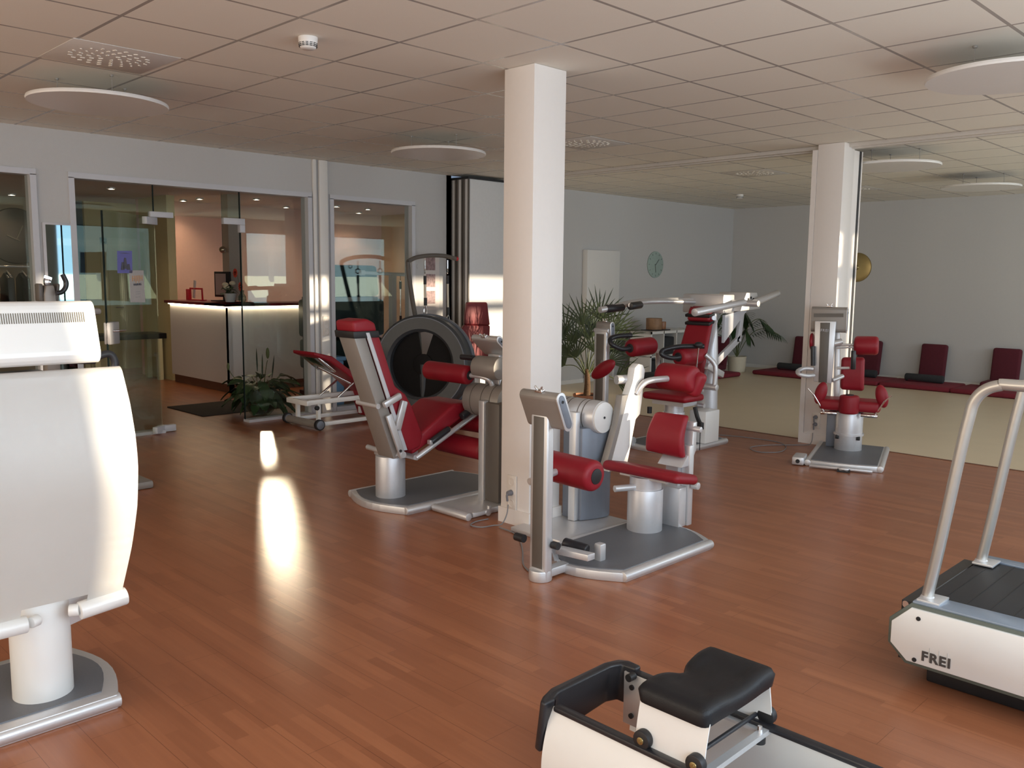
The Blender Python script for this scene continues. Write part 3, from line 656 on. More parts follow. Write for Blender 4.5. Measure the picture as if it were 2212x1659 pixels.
# ------------------------------------------------------------------ plants
def blade(m, p, d, L, wd, nrm, droop=.25, seg=4):
    """one pointed leaflet, slightly folded, bending down"""
    d = Vector(d).normalized(); side = d.cross(Vector(nrm)).normalized(); P = Vector(p); rows = []
    for i in range(seg+1):
        u = i/seg; wv = wd*math.sin(math.pi*min(.97, .12+.88*u))**.8*.5 if u < 1 else .0006
        q = P + d*L*u - Vector((0, 0, 1))*droop*L*u*u
        rows.append((q-side*wv, q+Vector((0, 0, -wd*.12)), q+side*wv))
    vs = [[m.bm.verts.new(a) for a in r] for r in rows]
    for a, b in zip(vs, vs[1:]):
        m.bm.faces.new((a[0], a[1], b[1], b[0])); m.bm.faces.new((a[1], a[2], b[2], b[1]))
def fan_palm(x, y):
    t = thing('fan_palm', 'large fan palm with spiky leaves between the middle pillar and the studio', 'plant', (x, y, 0))
    MB().lathe((x, y, 0), [(0, 0), (.13, 0), (.165, .22), (.15, .22), (.145, .19), (0, .19)], 28).build('pot', TERRA, t)
    MB().cyl((x, y, .185), (x, y, .20), .14, n=24).build('soil', SOIL, t)
    MB().tube([(x, y, .19), (x+.01, y, .35), (x, y+.01, .52)], .045, 10, 4, taper=.6).build('trunk', TRUNK, t)
    rnd = random.Random(3)
    heads = [(-62, .62, .78), (-40, .68, .93), (-22, .66, .84), (-8, .70, 1.05), (6, .66, .98), (22, .60, 1.10), (38, .66, .98), (52, .60, .88), (-75, .44, .56), (70, .42, .60), (-30, .42, .66), (20, .35, .72), (0, .45, .88), (80, .55, .40), (-50, .5, .70), (58, .55, .72)]
    sx = Vector((math.sin(YAW), -math.cos(YAW), 0))
    for i, (ang, r, z) in enumerate(heads):
        dep = rnd.uniform(-.35, .35)
        hdir = (sx*math.sin(R_(ang)) + Vector((math.cos(YAW), math.sin(YAW), 0))*dep)
        tip = Vector((x, y, 0)) + hdir*r*.62 + Vector((0, 0, z))
        MB().tube([(x, y, .42), Vector((x, y, .42)).lerp(tip, .5)+Vector((0, 0, .06)), tip], .006, 6, 5).build('leaf_stalk', STEM, t)
        m = MB(); d0 = (tip-Vector((x, y, .35))).normalized(); sidev = d0.cross(Vector((_f.x, _f.y, .3*rnd.uniform(-1, 1)))).normalized()
        n = 13
        for k in range(n):
            a = R_(-62+124*k/(n-1))
            d = d0*math.cos(a)+sidev*math.sin(a); nn = d0.cross(sidev)
            d = d + nn*rnd.uniform(-.18, .18)
            blade(m, tip, d, rnd.uniform(.34, .48)*(1-.25*abs(a)/1.5), .019, nn, rnd.uniform(.02, .16))
        m.build('leaf_fan', LEAF2, t)
fan_palm(4.78, 2.62)
def kentia(x, y):
    t = thing('potted_palm', 'feathery palm in a cream pot in the far studio corner', 'plant', (x, y, 0)); rnd = random.Random(9)
    MB().lathe((x, y, 0), [(0, 0), (.145, 0), (.165, .27), (.15, .27), (.145, .24), (0, .24)], 28).build('pot', CREAM, t)
    MB().cyl((x, y, .235), (x, y, .25), .142, n=24).build('soil', SOIL, t)
    sx = Vector((math.sin(YAW), -math.cos(YAW), 0)); fx = Vector((math.cos(YAW), math.sin(YAW), 0))
    for i, (ang, L, hgt, dep) in enumerate([(-60, .62, .62, -.1), (-40, .45, .80, .2), (-15, .25, .85, -.2), (25, .40, .80, .15), (48, .62, .70, -.1), (62, .72, .52, .1), (-75, .60, .42, .1), (-25, .3, .55, -.3), (30, .3, .5, -.3)]):
        dr_ = sx*math.sin(R_(ang)) + fx*dep
        p0 = Vector((x, y, .25)); p1 = p0 + dr_*L*.35 + Vector((0, 0, hgt*.75)); p2 = p0 + dr_*L*.75 + Vector((0, 0, hgt*.95)); p3 = p0 + dr_*L*1.15 + Vector((0, 0, hgt*.75))
        m = MB(); m.tube([p0, p1, p2, p3], .006, 6, 5); m.build('leaf_stalk', STEM, t)
        m = MB(); n = 13
        for k in range(n):
            u = k/(n-1); q = p1.lerp(p2, u*2) if u < .5 else p2.lerp(p3, u*2-1)
            tan = ((p2-p1) if u < .5 else (p3-p2)).normalized(); sd = tan.cross(Vector((0, 0, 1))).normalized()
            for s_ in (-1, 1): blade(m, q, tan*.7+sd*s_*.8+Vector((0, 0, -.1)), .27*(1-.5*abs(u-.35)), .026, (0, 0, 1), .45)
        m.build('frond', LEAF, t)
kentia(10.27, 3.87)
def lily(x, y):
    t = thing('peace_lily', 'dark leafy peace lily in a glass bowl behind the fixed glass pane', 'plant', (x, y, 0)); rnd = random.Random(5)
    MB().lathe((x, y, 0), [(0, .005), (.10, 0), (.17, .08), (.20, .20), (.188, .20), (.158, .09), (.095, .02), (0, .02)], 32).build('bowl', VASEG, t)
    MB().lathe((x, y, .022), [(0, 0), (.085, 0), (.14, .07), (.16, .13), (0, .13)], 24).build('soil', SOIL, t)
    m = MB(); st = MB()
    for i in range(95):
        a = rnd.uniform(0, 6.283); el = rnd.uniform(-.1, 1.15); L = rnd.uniform(.08, .32)*(1 if el > .3 else .7); out = Vector((math.cos(a), math.sin(a), 0))
        p0 = Vector((x, y, .14)) + out*rnd.uniform(0, .08); p1 = p0 + out*L*math.cos(el) + Vector((0, 0, L*math.sin(el)+.06))
        st.tube([p0, p0.lerp(p1, .5)+Vector((0, 0, .05)), p1], .004, 5, 3)
        blade(m, p1, out+Vector((0, 0, rnd.uniform(-.5, .5))), rnd.uniform(.16, .25), .125, (rnd.uniform(-.4, .4), rnd.uniform(-.4, .4), 1), rnd.uniform(.3, .7), 5)
    for dx, dy, z in ((-.02, .02, .68), (.0, -.05, .62), (.12, -.05, .60)):
        blade(m, (x+dx, y+dy, z-.18), (dx, dy, 1), .24, .06, (.7, -.7, .2), -.1, 5)
    m.build('foliage', LEAF, t); st.build('stalks', STEM, t)
    f = MB(); f.tube([(x+.02, y-.02, .2), (x+.06, y-.02, .5), (x+.08, y-.03, .62)], .004, 6, 4); f.sph((x+.085, y-.03, .70), .02, (1, 1, 3.2), 10); f.build('flower', STEM, t)
    f = MB(); f.tube([(x-.02, y+.02, .2), (x-.24, y+.12, .42), (x-.30, y+.14, .52)], .004, 6, 4); f.sph((x-.31, y+.14, .56), .016, (1, 1, 2.6), 10); f.build('flower', STEM, t)
lily(1.86, 4.99)

# ------------------------------------------------------------------ machines
def bulged(x0, x1, y0, y1, b0, b1, n=10, z=0):
    """rectangle whose two X ends bow outwards by b0 (low X) and b1 (high X)"""
    P = [(x0, y0, z)] + [(x0-b0*math.sin(math.pi*k/n), y0+(y1-y0)*k/n, z) for k in range(1, n)] + [(x0, y1, z)]
    Q = [(x1, y1, z)] + [(x1+b1*math.sin(math.pi*k/n), y1-(y1-y0)*k/n, z) for k in range(1, n)] + [(x1, y0, z)]
    return P+Q
def base_plate(t, x0, x1, y0, y1, b0=.06, b1=.08, h=.055, inset=.04, local=False):
    b = MB().prism(bulged(x0, x1, y0, y1, b0, b1), (0, 0, h-.004), .006).build('base', SILV, t, local)
    for yy in (y0+.015, y1-.015): MB().cyl((x0-.01, yy, .029), (x1+.01, yy, .029), .027, n=20, bev=.003).build('edge_tube', SILV, b, local)
    MB().prism(bulged(x0+inset*.7, x1-inset*.7, y0+inset, y1-inset, b0, b1, z=h-.004), (0, 0, .005)).build('tread_mat', DGREY, b, local)
    return b
def console(t, c, L, hgt=.20, th=.055, tilt=27, rz=0, local=False, m1=None, axis=(0, 1, 0)):
    """flat rounded display housing; long axis along Y, leaning back"""
    prof = []; n = 7
    for k in range(n+1): a = math.pi*k/n; prof.append((-th/2*math.cos(a), hgt/2-th/2+th/2*math.sin(a)))
    for k in range(n+1): a = math.pi*k/n; prof.append((th/2*math.cos(a), -hgt/2+th/2-th/2*math.sin(a)))
    Rt = Matrix.Rotation(R_(rz), 3, 'Z') @ Matrix.Rotation(R_(-tilt), 3, 'Y'); c = Vector(c)
    P = [Rt @ Vector((p[0], -L/2, p[1])) + c for p in prof]; off = Rt @ Vector((0, L, 0))
    h = MB().prism(P, off, .003).build('console', m1 or GREYP, t, local)
    k = [Rt @ Vector((p[0]*1.12, -L/2-.006, p[1]*1.03)) + c for p in prof]; k2 = [Rt @ Vector((p[0]*.72, -L/2-.009, p[1]*.9)) + c for p in prof]
    m = MB().prism(k, Rt @ Vector((0, .007, 0)), .001).build('end_cap', SILV, h, local)
    m = MB().prism(k2, Rt @ Vector((0, .007, 0)), .001).build('end_inlay', BLUEG, h, local)
    m = MB(); e = Rt @ Vector((0, -L/2-.009, hgt*.28))+c; m.cyl(e, e+Rt @ Vector((0, -.003, 0)), .008, n=12).build('knob', BLK, h, local)
    m = MB(); q = Rt @ Vector((th/2+.001, 0, 0))+c; m.box(q, (.004, L*.8, hgt*.6), Rt); m.build('screen', BLKS, h, local)
    m = MB(); q = Rt @ Vector((0, 0, hgt/2))+c
    m.box(q+Rt @ Vector((0, 0, .004)), (.03, .05, .010), Rt, .003); m.box(q+Rt @ Vector((0, .018, .018)), (.012, .006, .028), Rt @ Matrix.Rotation(R_(-25), 3, 'X'), .002); m.box(q+Rt @ Vector((0, -.018, .018)), (.012, .006, .028), Rt @ Matrix.Rotation(R_(25), 3, 'X'), .002)
    m.build('card_holder', CHROME, h, local)
    return h
def post(t, x, y, z0, z1, wy=.12, dx=.055, local=False, logo=True, top=True):
    p = MB().b2((x-dx/2, y-wy/2, z0), (x+dx/2, y+wy/2, z1), .012, 3).build('post', SILV, t, local)
    m = MB(); m.b2((x-dx/2-.003, y-wy*.30, z0+.07), (x-dx/2+.004, y+wy*.30, z1-.03), .001); m.build('post_panel', PANELD, p, local)
    if top: MB().cyl((x-.005, y-wy/2-.012, z1), (x-.005, y+wy/2+.012, z1), .024, n=20, bev=.004).build('hinge_tube', SILV, p, local)
    return p
def column(t, x, y, z0, z1, r, local=False, inner=None):
    c = MB().cyl((x, y, z0), (x, y, z1), r, n=48, bev=.003).build('column', ALU, t, local)
    if inner: MB().cyl((x, y, z1-.01), (x, y, inner), r*.90, n=48).build('inner_tube', ALU, c, local)
    return c
def roller(t, p0, p1, r, local=False, cap=1, name='roller', m_=None):
    p0 = Vector(p0); p1 = Vector(p1); d = (p1-p0).normalized()
    o = MB().cyl(p0, p1, r, n=32, bev=r*.35, seg=4).build(name, m_ or RED, t, local)
    m = MB()
    if cap & 1: m.cyl(p0-d*.004, p0+d*.01, r*.5, n=20, bev=.002)
    if cap & 2: m.cyl(p1-d*.01, p1+d*.004, r*.5, n=20, bev=.002)
    m.build('roller_cap', BLK, o, local); return o

# --- B: back trainer in front, with seat, knee roller, motor drum and swing arm
t = thing('back_trainer', 'red and silver back training machine with low console post in front of the palm', 'gym machine', (1.0, -.85, 0))
base_plate(t, .49, 1.31, -1.27, -.66, .13, .13)
MB().b2((.70, -.655, 0), (1.36, -.20, .033), .006).build('rear_plate', SILV, t)
post(t, .20, -.925, 0, .905); MB().cyl((.20, -.925, 0), (.20, -.925, .06), .062, n=28, bev=.006).build('post_foot', SILV, t)
m = MB(); m.b2((.22, -.96, .01), (.40, -.90, .055), .006); m.prism([(.225, -.90, .40), (.225, -.90, .34), (.36, -.88, .05), (.40, -.88, .05)], (0, .03, 0), .003); m.build('strut', SILV, t)
console(t, at(1178, 884, X=.19)+Vector((0, 0, -.0)), .26, .21, .06, 24)
column(t, 1.215, -.85, .05, .315, .108, inner=.39)
s = pads((1.22, -.87, .425), (.235, .57, .062), (0, 11, 0), .03).deform(lambda v: Vector((v.x, v.y, v.z-.10*abs((v.y+.88))**1.6))).build('seat', RED, t)
MB().box((1.23, -.87, .388), (.16, .34, .012)).build('seat_plate', SILV, s)
m = MB(); m.b2((1.39, -.98, .05), (1.47, -.80, .30), .006).build('rear_box', SILV, t)
m = MB(); m.b2((1.475, -.99, .05), (1.525, -.93, .56), .006); m.b2((1.44, -.93, .3), (1.49, -.84, .42)); m.build('rear_mast', SILV, t)
MB().cyl((1.50, -1.0, .31), (1.50, -1.045, .31), .023, n=18, bev=.003).build('knob', SILV, t)
m = MB(); m.prism([(1.40, -.80, .43), (1.50, -.80, .43), (1.56, -.80, .52), (1.56, -.80, .70), (1.52, -.80, .70), (1.52, -.80, .54)], (0, -.18, 0), .004); m.cyl((1.53, -.78, .66), (1.53, -1.03, .66), .018, n=16, bev=.003); m.build('back_bracket', SILV, t)
# curved back pad, its front turned to -X
q = [at(1412, 890, X=1.46), at(1482, 899, X=1.46), at(1474, 992, X=1.42), at(1392, 974, X=1.42)]
m = MB(); nn = 8
for i in range(nn):
    pass
def padquad(q, th, bulge=.03, n=7, into=(1, 0, 0), bev=.02):
    """padded board spanned by four corners, bowing towards the sitter"""
    t_ = bmesh.new(); into = Vector(into).normalized(); G = []; B = []
    for i in range(n+1):
        u = i/n; ra = []; rb = []
        for j in range(n+1):
            v = j/n; p = (q[0]*(1-v)+q[1]*v)*(1-u)+(q[3]*(1-v)+q[2]*v)*u
            p = p - into*bulge*math.sin(math.pi*u)*1.0
            ra.append(t_.verts.new(p)); rb.append(t_.verts.new(p+into*th))
        G.append(ra); B.append(rb)
    for i in range(n):
        for j in range(n):
            t_.faces.new((G[i][j], G[i][j+1], G[i+1][j+1], G[i+1][j])); t_.faces.new((B[i][j], B[i+1][j], B[i+1][j+1], B[i][j+1]))
    for i in range(n):
        t_.faces.new((G[i][0], G[i+1][0], B[i+1][0], B[i][0])); t_.faces.new((G[i][n], B[i][n], B[i+1][n], G[i+1][n]))
        t_.faces.new((G[0][i], B[0][i], B[0][i+1], G[0][i+1])); t_.faces.new((G[n][i], G[n][i+1], B[n][i+1], B[n][i]))
    bmesh.ops.recalc_face_normals(t_, faces=t_.faces)
    if bev:
        t_.normal_update()
        ed = [e for e in t_.edges if e.calc_face_angle(0) > R_(50)]
        bmesh.ops.bevel(t_, geom=ed, offset=bev, segments=4, profile=.5, affect='EDGES')
    m = MB(); return m._add(t_)
padquad(q, .055, .035, bev=.022).build('back_pad', RED, t)
roller(t, (.53, -.60, .53), (.53, -1.02, .52), .087, cap=2, name='knee_roller')
m = MB(); m.cyl((.24, -.80, .50), (.52, -.80, .53), .02, n=14); m.cyl((1.0, -.78, .33), (1.14, -.84, .33), .02, n=14); m.build('roller_arm', SILV, t)
a = at(1200, 1145, Z=.16); b = at(1288, 1182, Z=.13)
m = MB(); m.prism([(.31, -.93, .115), (.37, -.93, .115), (.37, -.93, .15), (.31, -.93, .15)], (.03, -.20, 0), .004); m.box(at(1296, 1192, Z=.10), (.05, .05, .10), (0, 0, 0), .01); m.build('foot_bar', SILV, t)
roller(t, at(1218, 1172, Z=.13), at(1270, 1188, Z=.115), .030, cap=0, name='foot_grip', m_=BLKS)
m = MB(); m.cyl((.22, -.99, .20), (.22, -1.03, .20), .02, n=14); m.build('foot_peg', BLK, t)
m = MB(); m.cyl((.14, -.86, .22), (.14, -.80, .22), .022, n=14); m.build('foot_peg', BLK, t)
# motor housing
m = MB(); m.b2((1.075, -.40, .035), (1.115, -.345, .74), .004).build('motor_frame', SILV, t)
P = [(1.115, -.26, .035), (1.115, -.42, .035)] + [(1.115+.27*math.sin(k*math.pi/16), -.42-.055*math.sin(k*math.pi/8) - 0, .035) for k in range(1, 8)] + [(1.385, -.40, .035), (1.385, -.26, .035)]
MB().prism(P, (0, 0, .60), .006).build('motor_housing', BLUEG, t)
dr_ = MB().cyl((1.25, -.13, .70), (1.25, -.475, .70), .105, n=48, bev=.006).build('motor_drum', SILV, t)
m = MB()
for y in (-.20, -.24, -.34, -.38): m.cyl((1.25, y, .70), (1.25, y-.006, .70), .1065, n=48)
m.build('groove', PANELD, dr_)
MB().cyl((1.25, -.470, .70), (1.25, -.488, .70), .100, n=48, bev=.004).build('drum_cap', WHITE, dr_); MB().cyl((1.25, -.487, .70), (1.25, -.492, .70), .008, n=12).build('screw', BLK, dr_)
LP = [(1.25, .36), (1.43, .36), (1.515, .67), (1.56, .70), (1.575, .78), (1.60, .99), (1.575, 1.025), (1.53, 1.035), (1.49, 1.01), (1.47, .92), (1.41, .80), (1.345, .60)]
LP = [(x-.02, z) for x, z in LP]
sw = MB().prism([(x, -.50, z) for x, z in LP], (0, -.055, 0), .005).build('swing_arm', WHITE, t)
m = MB(); m.prism([(1.20, -.50, .40), (1.27, -.50, .38), (1.37, -.50, .65), (1.42, -.50, .84), (1.35, -.50, .84), (1.31, -.50, .66)], (0, -.05, 0), .003); m.build('arm_cover', GREYP, sw)
m = MB(); m.tube([(1.49, -.555, .84), (1.52, -.58, .90), (1.58, -.60, .925), (1.72, -.64, .93)], .021, 14, 5); m.cyl((1.40, -.46, .93), (1.52, -.50, .93), .03, n=16); m.build('pad_tube', SILV, sw)
m = MB().cyl((1.80, -.52, .935), (1.80, -.80, .93), .090, n=32, bev=.03, seg=4); m.box((1.84, -.77, .90), (.09, .12, .17), (18, 10, 0), .035, 4)
m.build('upper_back_pad', RED, sw)

# --- A: leg extension chair left of the middle pillar
t = thing('leg_extension_machine', 'reclined red chair machine with tall back left of the middle pillar', 'gym machine', (.9, .85, 0))
base_plate(t, .46, 1.42, .53, 1.20, .10, .08)
MB().b2((.66, .18, .002), (1.12, .52, .042), .006).build('side_plate', SILV, t)
m = MB(); m.cyl((.665, .50, .026), (.665, .15, .026), .026, n=20, bev=.003); m.prism([(.70, .165, .02), (.86, .165, .02), (.86, .165, .07), (.84, .165, .07), (.84, .165, .045), (.74, .165, .045), (.70, .165, .05)], (0, -.02, 0), .002); m.cyl((.83, .15, .03), (.83, .135, .03), .022, n=16); m.build('transport_lug', SILV, t)
column(t, .575, .87, .05, .345, .104)
m = MB(); m.b2((.5, .74, .345), (.72, .96, .375), .004); m.cyl((.46, .98, .40), (.46, .64, .385), .018, n=16, bev=.003); m.build('tilt_joint', SILV, t)
yn, yf = .64, .815                                              # near and far side of the back shell
m = MB(); m.prism([(.43, yf, .37), (.52, yf, .37), (.205, yf, 1.22), (.115, yf, 1.22)], (0, yn-yf, 0), .008); m.build('back_shell', GREYP, t)
m = MB(); m.prism([(.505, yn-.004, .42), (.535, yn-.004, .42), (.232, yn-.004, 1.225), (.203, yn-.004, 1.225)], (0, -.012, 0), .003); m.build('shell_trim', FRAME, t)
P = [(.53, .44), (.57, .40), (.66, .42), (.685, .50), (.60, .70), (.535, .80), (.45, .86), (.315, 1.22), (.235, 1.22)]
m = MB().prism([(x, yf+.10, z) for x, z in P], (0, yn-yf-.10, 0), .018, 3); m.build('back_pad', RED, t)
hr = MB().prism([(.12, yf+.02, 1.225), (.30, yf+.02, 1.225), (.285, yf+.02, 1.285), (.22, yf+.02, 1.315), (.11, yf+.02, 1.30)], (0, yn-yf-.03, 0), .02, 3).build('headrest', RED, t)
MB().prism([(.115, yf+.025, 1.19), (.315, yf+.025, 1.19), (.305, yf+.025, 1.235), (.108, yf+.025, 1.235)], (0, yn-yf-.04, 0), .006).build('headrest_strap', BLK, hr)
m = MB(); m.prism([(.60, 1.05, .37), (1.16, 1.05, .625), (1.16, 1.05, .69), (.98, 1.05, .69), (.60, 1.05, .47)], (0, -.40, 0), .022, 3); m.build('seat', RED, t)
m = MB(); m.cyl((.60, .62, .355), (1.16, .62, .605), .019, n=16, bev=.003); m.cyl((.60, .62, .36), (.60, 1.06, .36), .018, n=14); m.cyl((1.16, .62, .605), (1.16, .72, .605), .018, n=14); m.build('seat_rail', SILV, t)
m = MB(); m.cyl((.72, .60, .455), (.88, .60, .53), .022, n=18, bev=.006); m.build('grip', BLKS, t)
m = MB(); m.cyl((1.00, .60, .60), (1.13, .60, .665), .026, n=18, bev=.006); m.build('grip', BLKS, t)
m = MB(); m.b2((.70, .585, .44), (.725, .62, .47), .004); m.cyl((.30, .63, .74), (.30, .86, .745), .018, n=14); m.box((.39, .60, .775), (.15, .035, .045), (0, -22, 0), .012); m.box((.47, .615, .665), (.05, .03, .20), (0, 18, 0), .008); m.box((.42, .605, .53), (.045, .02, .32), (0, -21, 0), .004); m.cyl((.475, .59, .40), (.475, .64, .40), .022, n=16); m.build('side_bracket', SILV, t)
MB().cyl((.45, .593, .43), (.45, .588, .43), .010, n=12).build('screw', BLK, t)
roller(t, (1.00, .98, .905), (1.05, .57, .895), .068, cap=2, name='thigh_roller'); MB().tube([(1.05, .60, .895), (1.08, .46, .89), (1.12, .42, .84), (1.16, .44, .70)], .018, 12, 5).build('roller_arm', SILV, t)
roller(t, (1.04, .90, .385), (1.10, .46, .365), .075, cap=2, name='shin_roller'); roller(t, (1.20, .92, .52), (1.24, .60, .52), .070, cap=0, name='shin_roller')
MB().tube([(1.10, .44, .365), (1.16, .42, .40), (1.20, .42, .60)], .016, 10, 4).build('roller_arm', SILV, t)
ps = MB().b2((.985, .41, .03), (1.03, .355, .74), .006).build('post', SILV, t); MB().b2((1.0, .36, .04), (1.20, .22, .73), .01).build('post_panel', PANELD, ps)
dr_ = MB().cyl((1.12, .62, .72), (1.16, .30, .72), .115, n=40, bev=.006).build('motor_drum', GREYP, t)
m = MB()
for k in (.2, .5, .75): a_ = Vector((1.12, .62, .72)).lerp(Vector((1.16, .30, .72)), k); m.cyl(a_, a_+Vector((.001, -.006, 0)), .1165, n=40)
m.build('groove', PANELD, dr_)
m = MB(); m.cyl((1.10, .55, .955), (1.13, .34, .955), .080, n=36, bev=.008); m.box((1.20, .36, .83), (.07, .06, .22), (0, 25, 0), .01); m.build('pivot_drum', GREYP, t)
m = MB(); m.cyl((1.05, .66, 1.02), (1.06, .54, 1.02), .02, n=14).build('grip', BLKS, t)
console(t, (1.22, .52, 1.10), .26, .21, .05, 50, m1=SILV)
ps = MB().b2((1.22, .45, .06), (1.28, .57, 1.04), .01).build('console_post', SILV, t)

# --- E: tall abdominal / pull machine at the studio edge
t = thing('pull_machine', 'tall red-backed machine with long overhead arms at the studio edge', 'gym machine', (3.9, .7, 0))
base_plate(t, 3.45, 4.30, .44, 1.06, .05, .07)
m = MB(); m.box((3.36, .98, .06), (.16, .09, .10), (0, 0, -8), .012); m.cyl((3.42, .90, .07), (3.42, .96, .07), .045, n=18, bev=.004); m.build('transport_lug', SILV, t)
column(t, 3.68, .64, .05, .36, .10, inner=.45)
MB().b2((3.88, .42, .055), (4.12, .60, .36), .01).build('battery_box', ALUW, t)
m = MB(); m.lathe((4.28, .68, .05), [(.13, 0), (.125, .3), (.115, .7), (.10, 1.0), (.075, 1.26), (.0, 1.26)], 36); m.deform(lambda v: Vector((4.28+(v.x-4.28)*.62, v.y, v.z))).build('post', ALU, t)
s = pads((3.60, .60, .515), (.32, .48, .065), (0, 0, 0), .03).build('seat', RED, t)
m = MB(); m.b2((3.50, .42, .44), (3.72, .76, .482)); m.cyl((3.72, .40, .44), (3.72, .34, .44), .02); m.build('seat_plate', SILV, s)
m = MB(); m.tube([(3.66, .40, .43), (3.66, .37, .34), (3.70, .36, .27)], .02, 8, 4); m.box((3.70, .36, .255), (.05, .05, .07), None, .01); m.build('belt_buckle', BLK, t); MB().cyl((3.70, .36, .22), (3.70, .36, .03), .004, n=6).build('belt_cord', BLK, t)
MB().cyl((3.52, .80, .40), (3.52, .80, .34), .022, n=12).build('lever', BLK, t)
q = [Vector((4.13, .83, 1.19)), Vector((4.13, .56, 1.19)), Vector((3.92, .52, .56)), Vector((3.92, .86, .56))]
b = padquad(q, .07, .02, into=(.95, 0, .3), bev=.025).build('back_pad', RED, t)
q = [Vector((4.14, .82, 1.31)), Vector((4.14, .57, 1.31)), Vector((4.11, .57, 1.18)), Vector((4.11, .82, 1.18))]
h_ = padquad(q, .07, .015, into=(.95, 0, .3), bev=.025).build('headrest', RED, t)
m = MB(); 
for z in (1.17, 1.245): m.box((4.145, .695, z), (.105, .275, .030), (0, -14, 0), .008)
m.build('headrest_strap', BLK, h_)
m = MB(); m.box((4.10, .69, .86), (.02, .31, .70), (0, 17, 0), .004); m.box((4.13, .64, .75), (.18, .08, .06), None, .006); m.build('back_frame', FRAME, t)
# chest rollers with curved black grips
m = MB(); m.box((4.0, .42, .74), (.30, .04, .06), (0, 20, 0), .008); m.cyl((3.86, .46, .60), (3.86, .30, .60), .03, n=16, bev=.003); m.tube([(3.86, .33, .60), (3.86, .33, .80), (3.80, .40, .90)], .022, 12, 4); m.tube([(3.9, .98, .60), (3.88, .98, .80), (3.76, .90, .90)], .022, 12, 4); m.build('roller_frame', SILV, t)
roller(t, (3.38, .94, .945), (3.70, .92, .955), .083, cap=1, name='chest_roller'); roller(t, (3.53, .51, .885), (3.84, .48, .895), .085, cap=1, name='chest_roller')
MB().tube([(3.38, .94, .945), (3.30, .97, .94), (3.22, 1.02, .98), (3.24, 1.06, 1.03), (3.33, 1.03, 1.055), (3.44, .97, 1.06)], .022, 12, 6).build('grip_handle', BLKS, t)
MB().tube([(3.56, .48, .89), (3.46, .53, .88), (3.38, .58, .91), (3.40, .58, .95), (3.50, .50, .98), (3.60, .42, .985), (3.68, .34, .985)], .022, 12, 6).build('grip_handle', BLKS, t)
m = MB(); m.sph((3.62, .36, 1.0), .035, (1.5, 1, .8), 12); m.build('release_knob', BLK, t)
m = MB(); m.cyl((3.62, .36, .98), (3.66, .40, .78), .008, n=8).build('release_rod', CHROME, t)
pp_ = at(1301, 722, X=3.38); kc = at(1303, 798, X=2.98); ka = (at(1330, 780, X=2.98)-at(1276, 817, X=2.98)).normalized(); kq = Vector((0, 0, 1)).rotation_difference(ka).to_matrix()
MB().sph((0, 0, 0), .15, (.30, .42, 1), 20).deform(lambda v: kc+kq @ v).build('knee_pad', RED, t)
MB().cyl(kc, (3.36, pp_.y-.02, .80), .015, n=10).build('knee_arm', SILV, t)
pp_ = at(1301, 722, X=3.38); ps = post(t, 3.38, pp_.y, .03, 1.09, .15, .06); console(t, (3.41, pp_.y-.01, 1.085), .17, .18, .06, 5)
m = MB(); m.b2((3.34, 1.05, .0), (3.42, pp_.y+.06, .05), .006); m.build('post_foot', SILV, t)
# overhead arms
m = MB(); m.b2((4.24, .50, 1.26), (4.44, .96, 1.44), .012); m.build('arm_housing', SILV, t)
m = MB(); m.prism([(4.42, .42, 1.28), (4.80, .42, 1.30), (4.72, .42, 1.46), (4.52, .42, 1.46)], (0, .30, 0), .008); m.build('arm_housing', SILV, t)
m = MB(); c_ = Vector((4.60, .418, 1.33))
for k in range(5): a_ = R_(20+35*k); m.cyl(c_+Vector((.08*math.cos(a_), 0, .08*math.sin(a_))), c_+Vector((.08*math.cos(a_), -.004, .08*math.sin(a_))), .012, n=10)
m.build('index_holes', BLK, t)
m = MB(); A_ = [(3.03, 1.02, 1.30), (3.22, 1.00, 1.325), (3.62, 1.0, 1.37), (4.30, .85, 1.38)]; m.tube(A_, .028, 14, 4); m.tube([(3.26, .86, 1.345), (3.66, .92, 1.37), (4.3, .82, 1.36)], .022, 12, 4); m.build('pull_arm', SILV, t)
m = MB(); m.cyl((3.10, 1.01, 1.31), (3.32, .99, 1.32), .036, n=18, bev=.006).build('grip', BLKS, t); m = MB(); m.cyl((3.26, .86, 1.335), (3.44, .88, 1.345), .034, n=18, bev=.006).build('grip', BLKS, t)
a_ = at(1500, 675, Y=.20); b_ = at(1608, 653, Y=.20)
pa = MB().cyl(a_, b_, .034, r2=.028, n=24, bev=.004).build('pull_arm', ALU, t)
m = MB(); m.cyl((4.40, .22, 1.36), (4.40, .50, 1.36), .03, n=18, bev=.003); m.cyl((4.60, .38, 1.36), (5.05, .38, 1.45), .035, n=18, bev=.004); m.build('arm_axle', SILV, t)
m = MB(); m.prism([(4.36, .55, 1.24), (4.80, .55, 1.30), (4.36, .55, .97)], (0, .03, 0), .002); m.build('side_board', FRAME, t)
m = MB(); m.prism([(4.33, .62, .80), (4.33, .62, .72), (4.78, .62, .96), (4.78, .62, 1.03)], (0, .03, 0), .002); m.prism([(4.72, .62, .96), (4.80, .62, .96), (4.84, .62, 1.24), (4.78, .62, 1.24)], (0, .03, 0), .002); m.cyl((4.76, .617, .98), (4.76, .613, .98), .014, n=12); m.build('side_brace', FRAME, t)

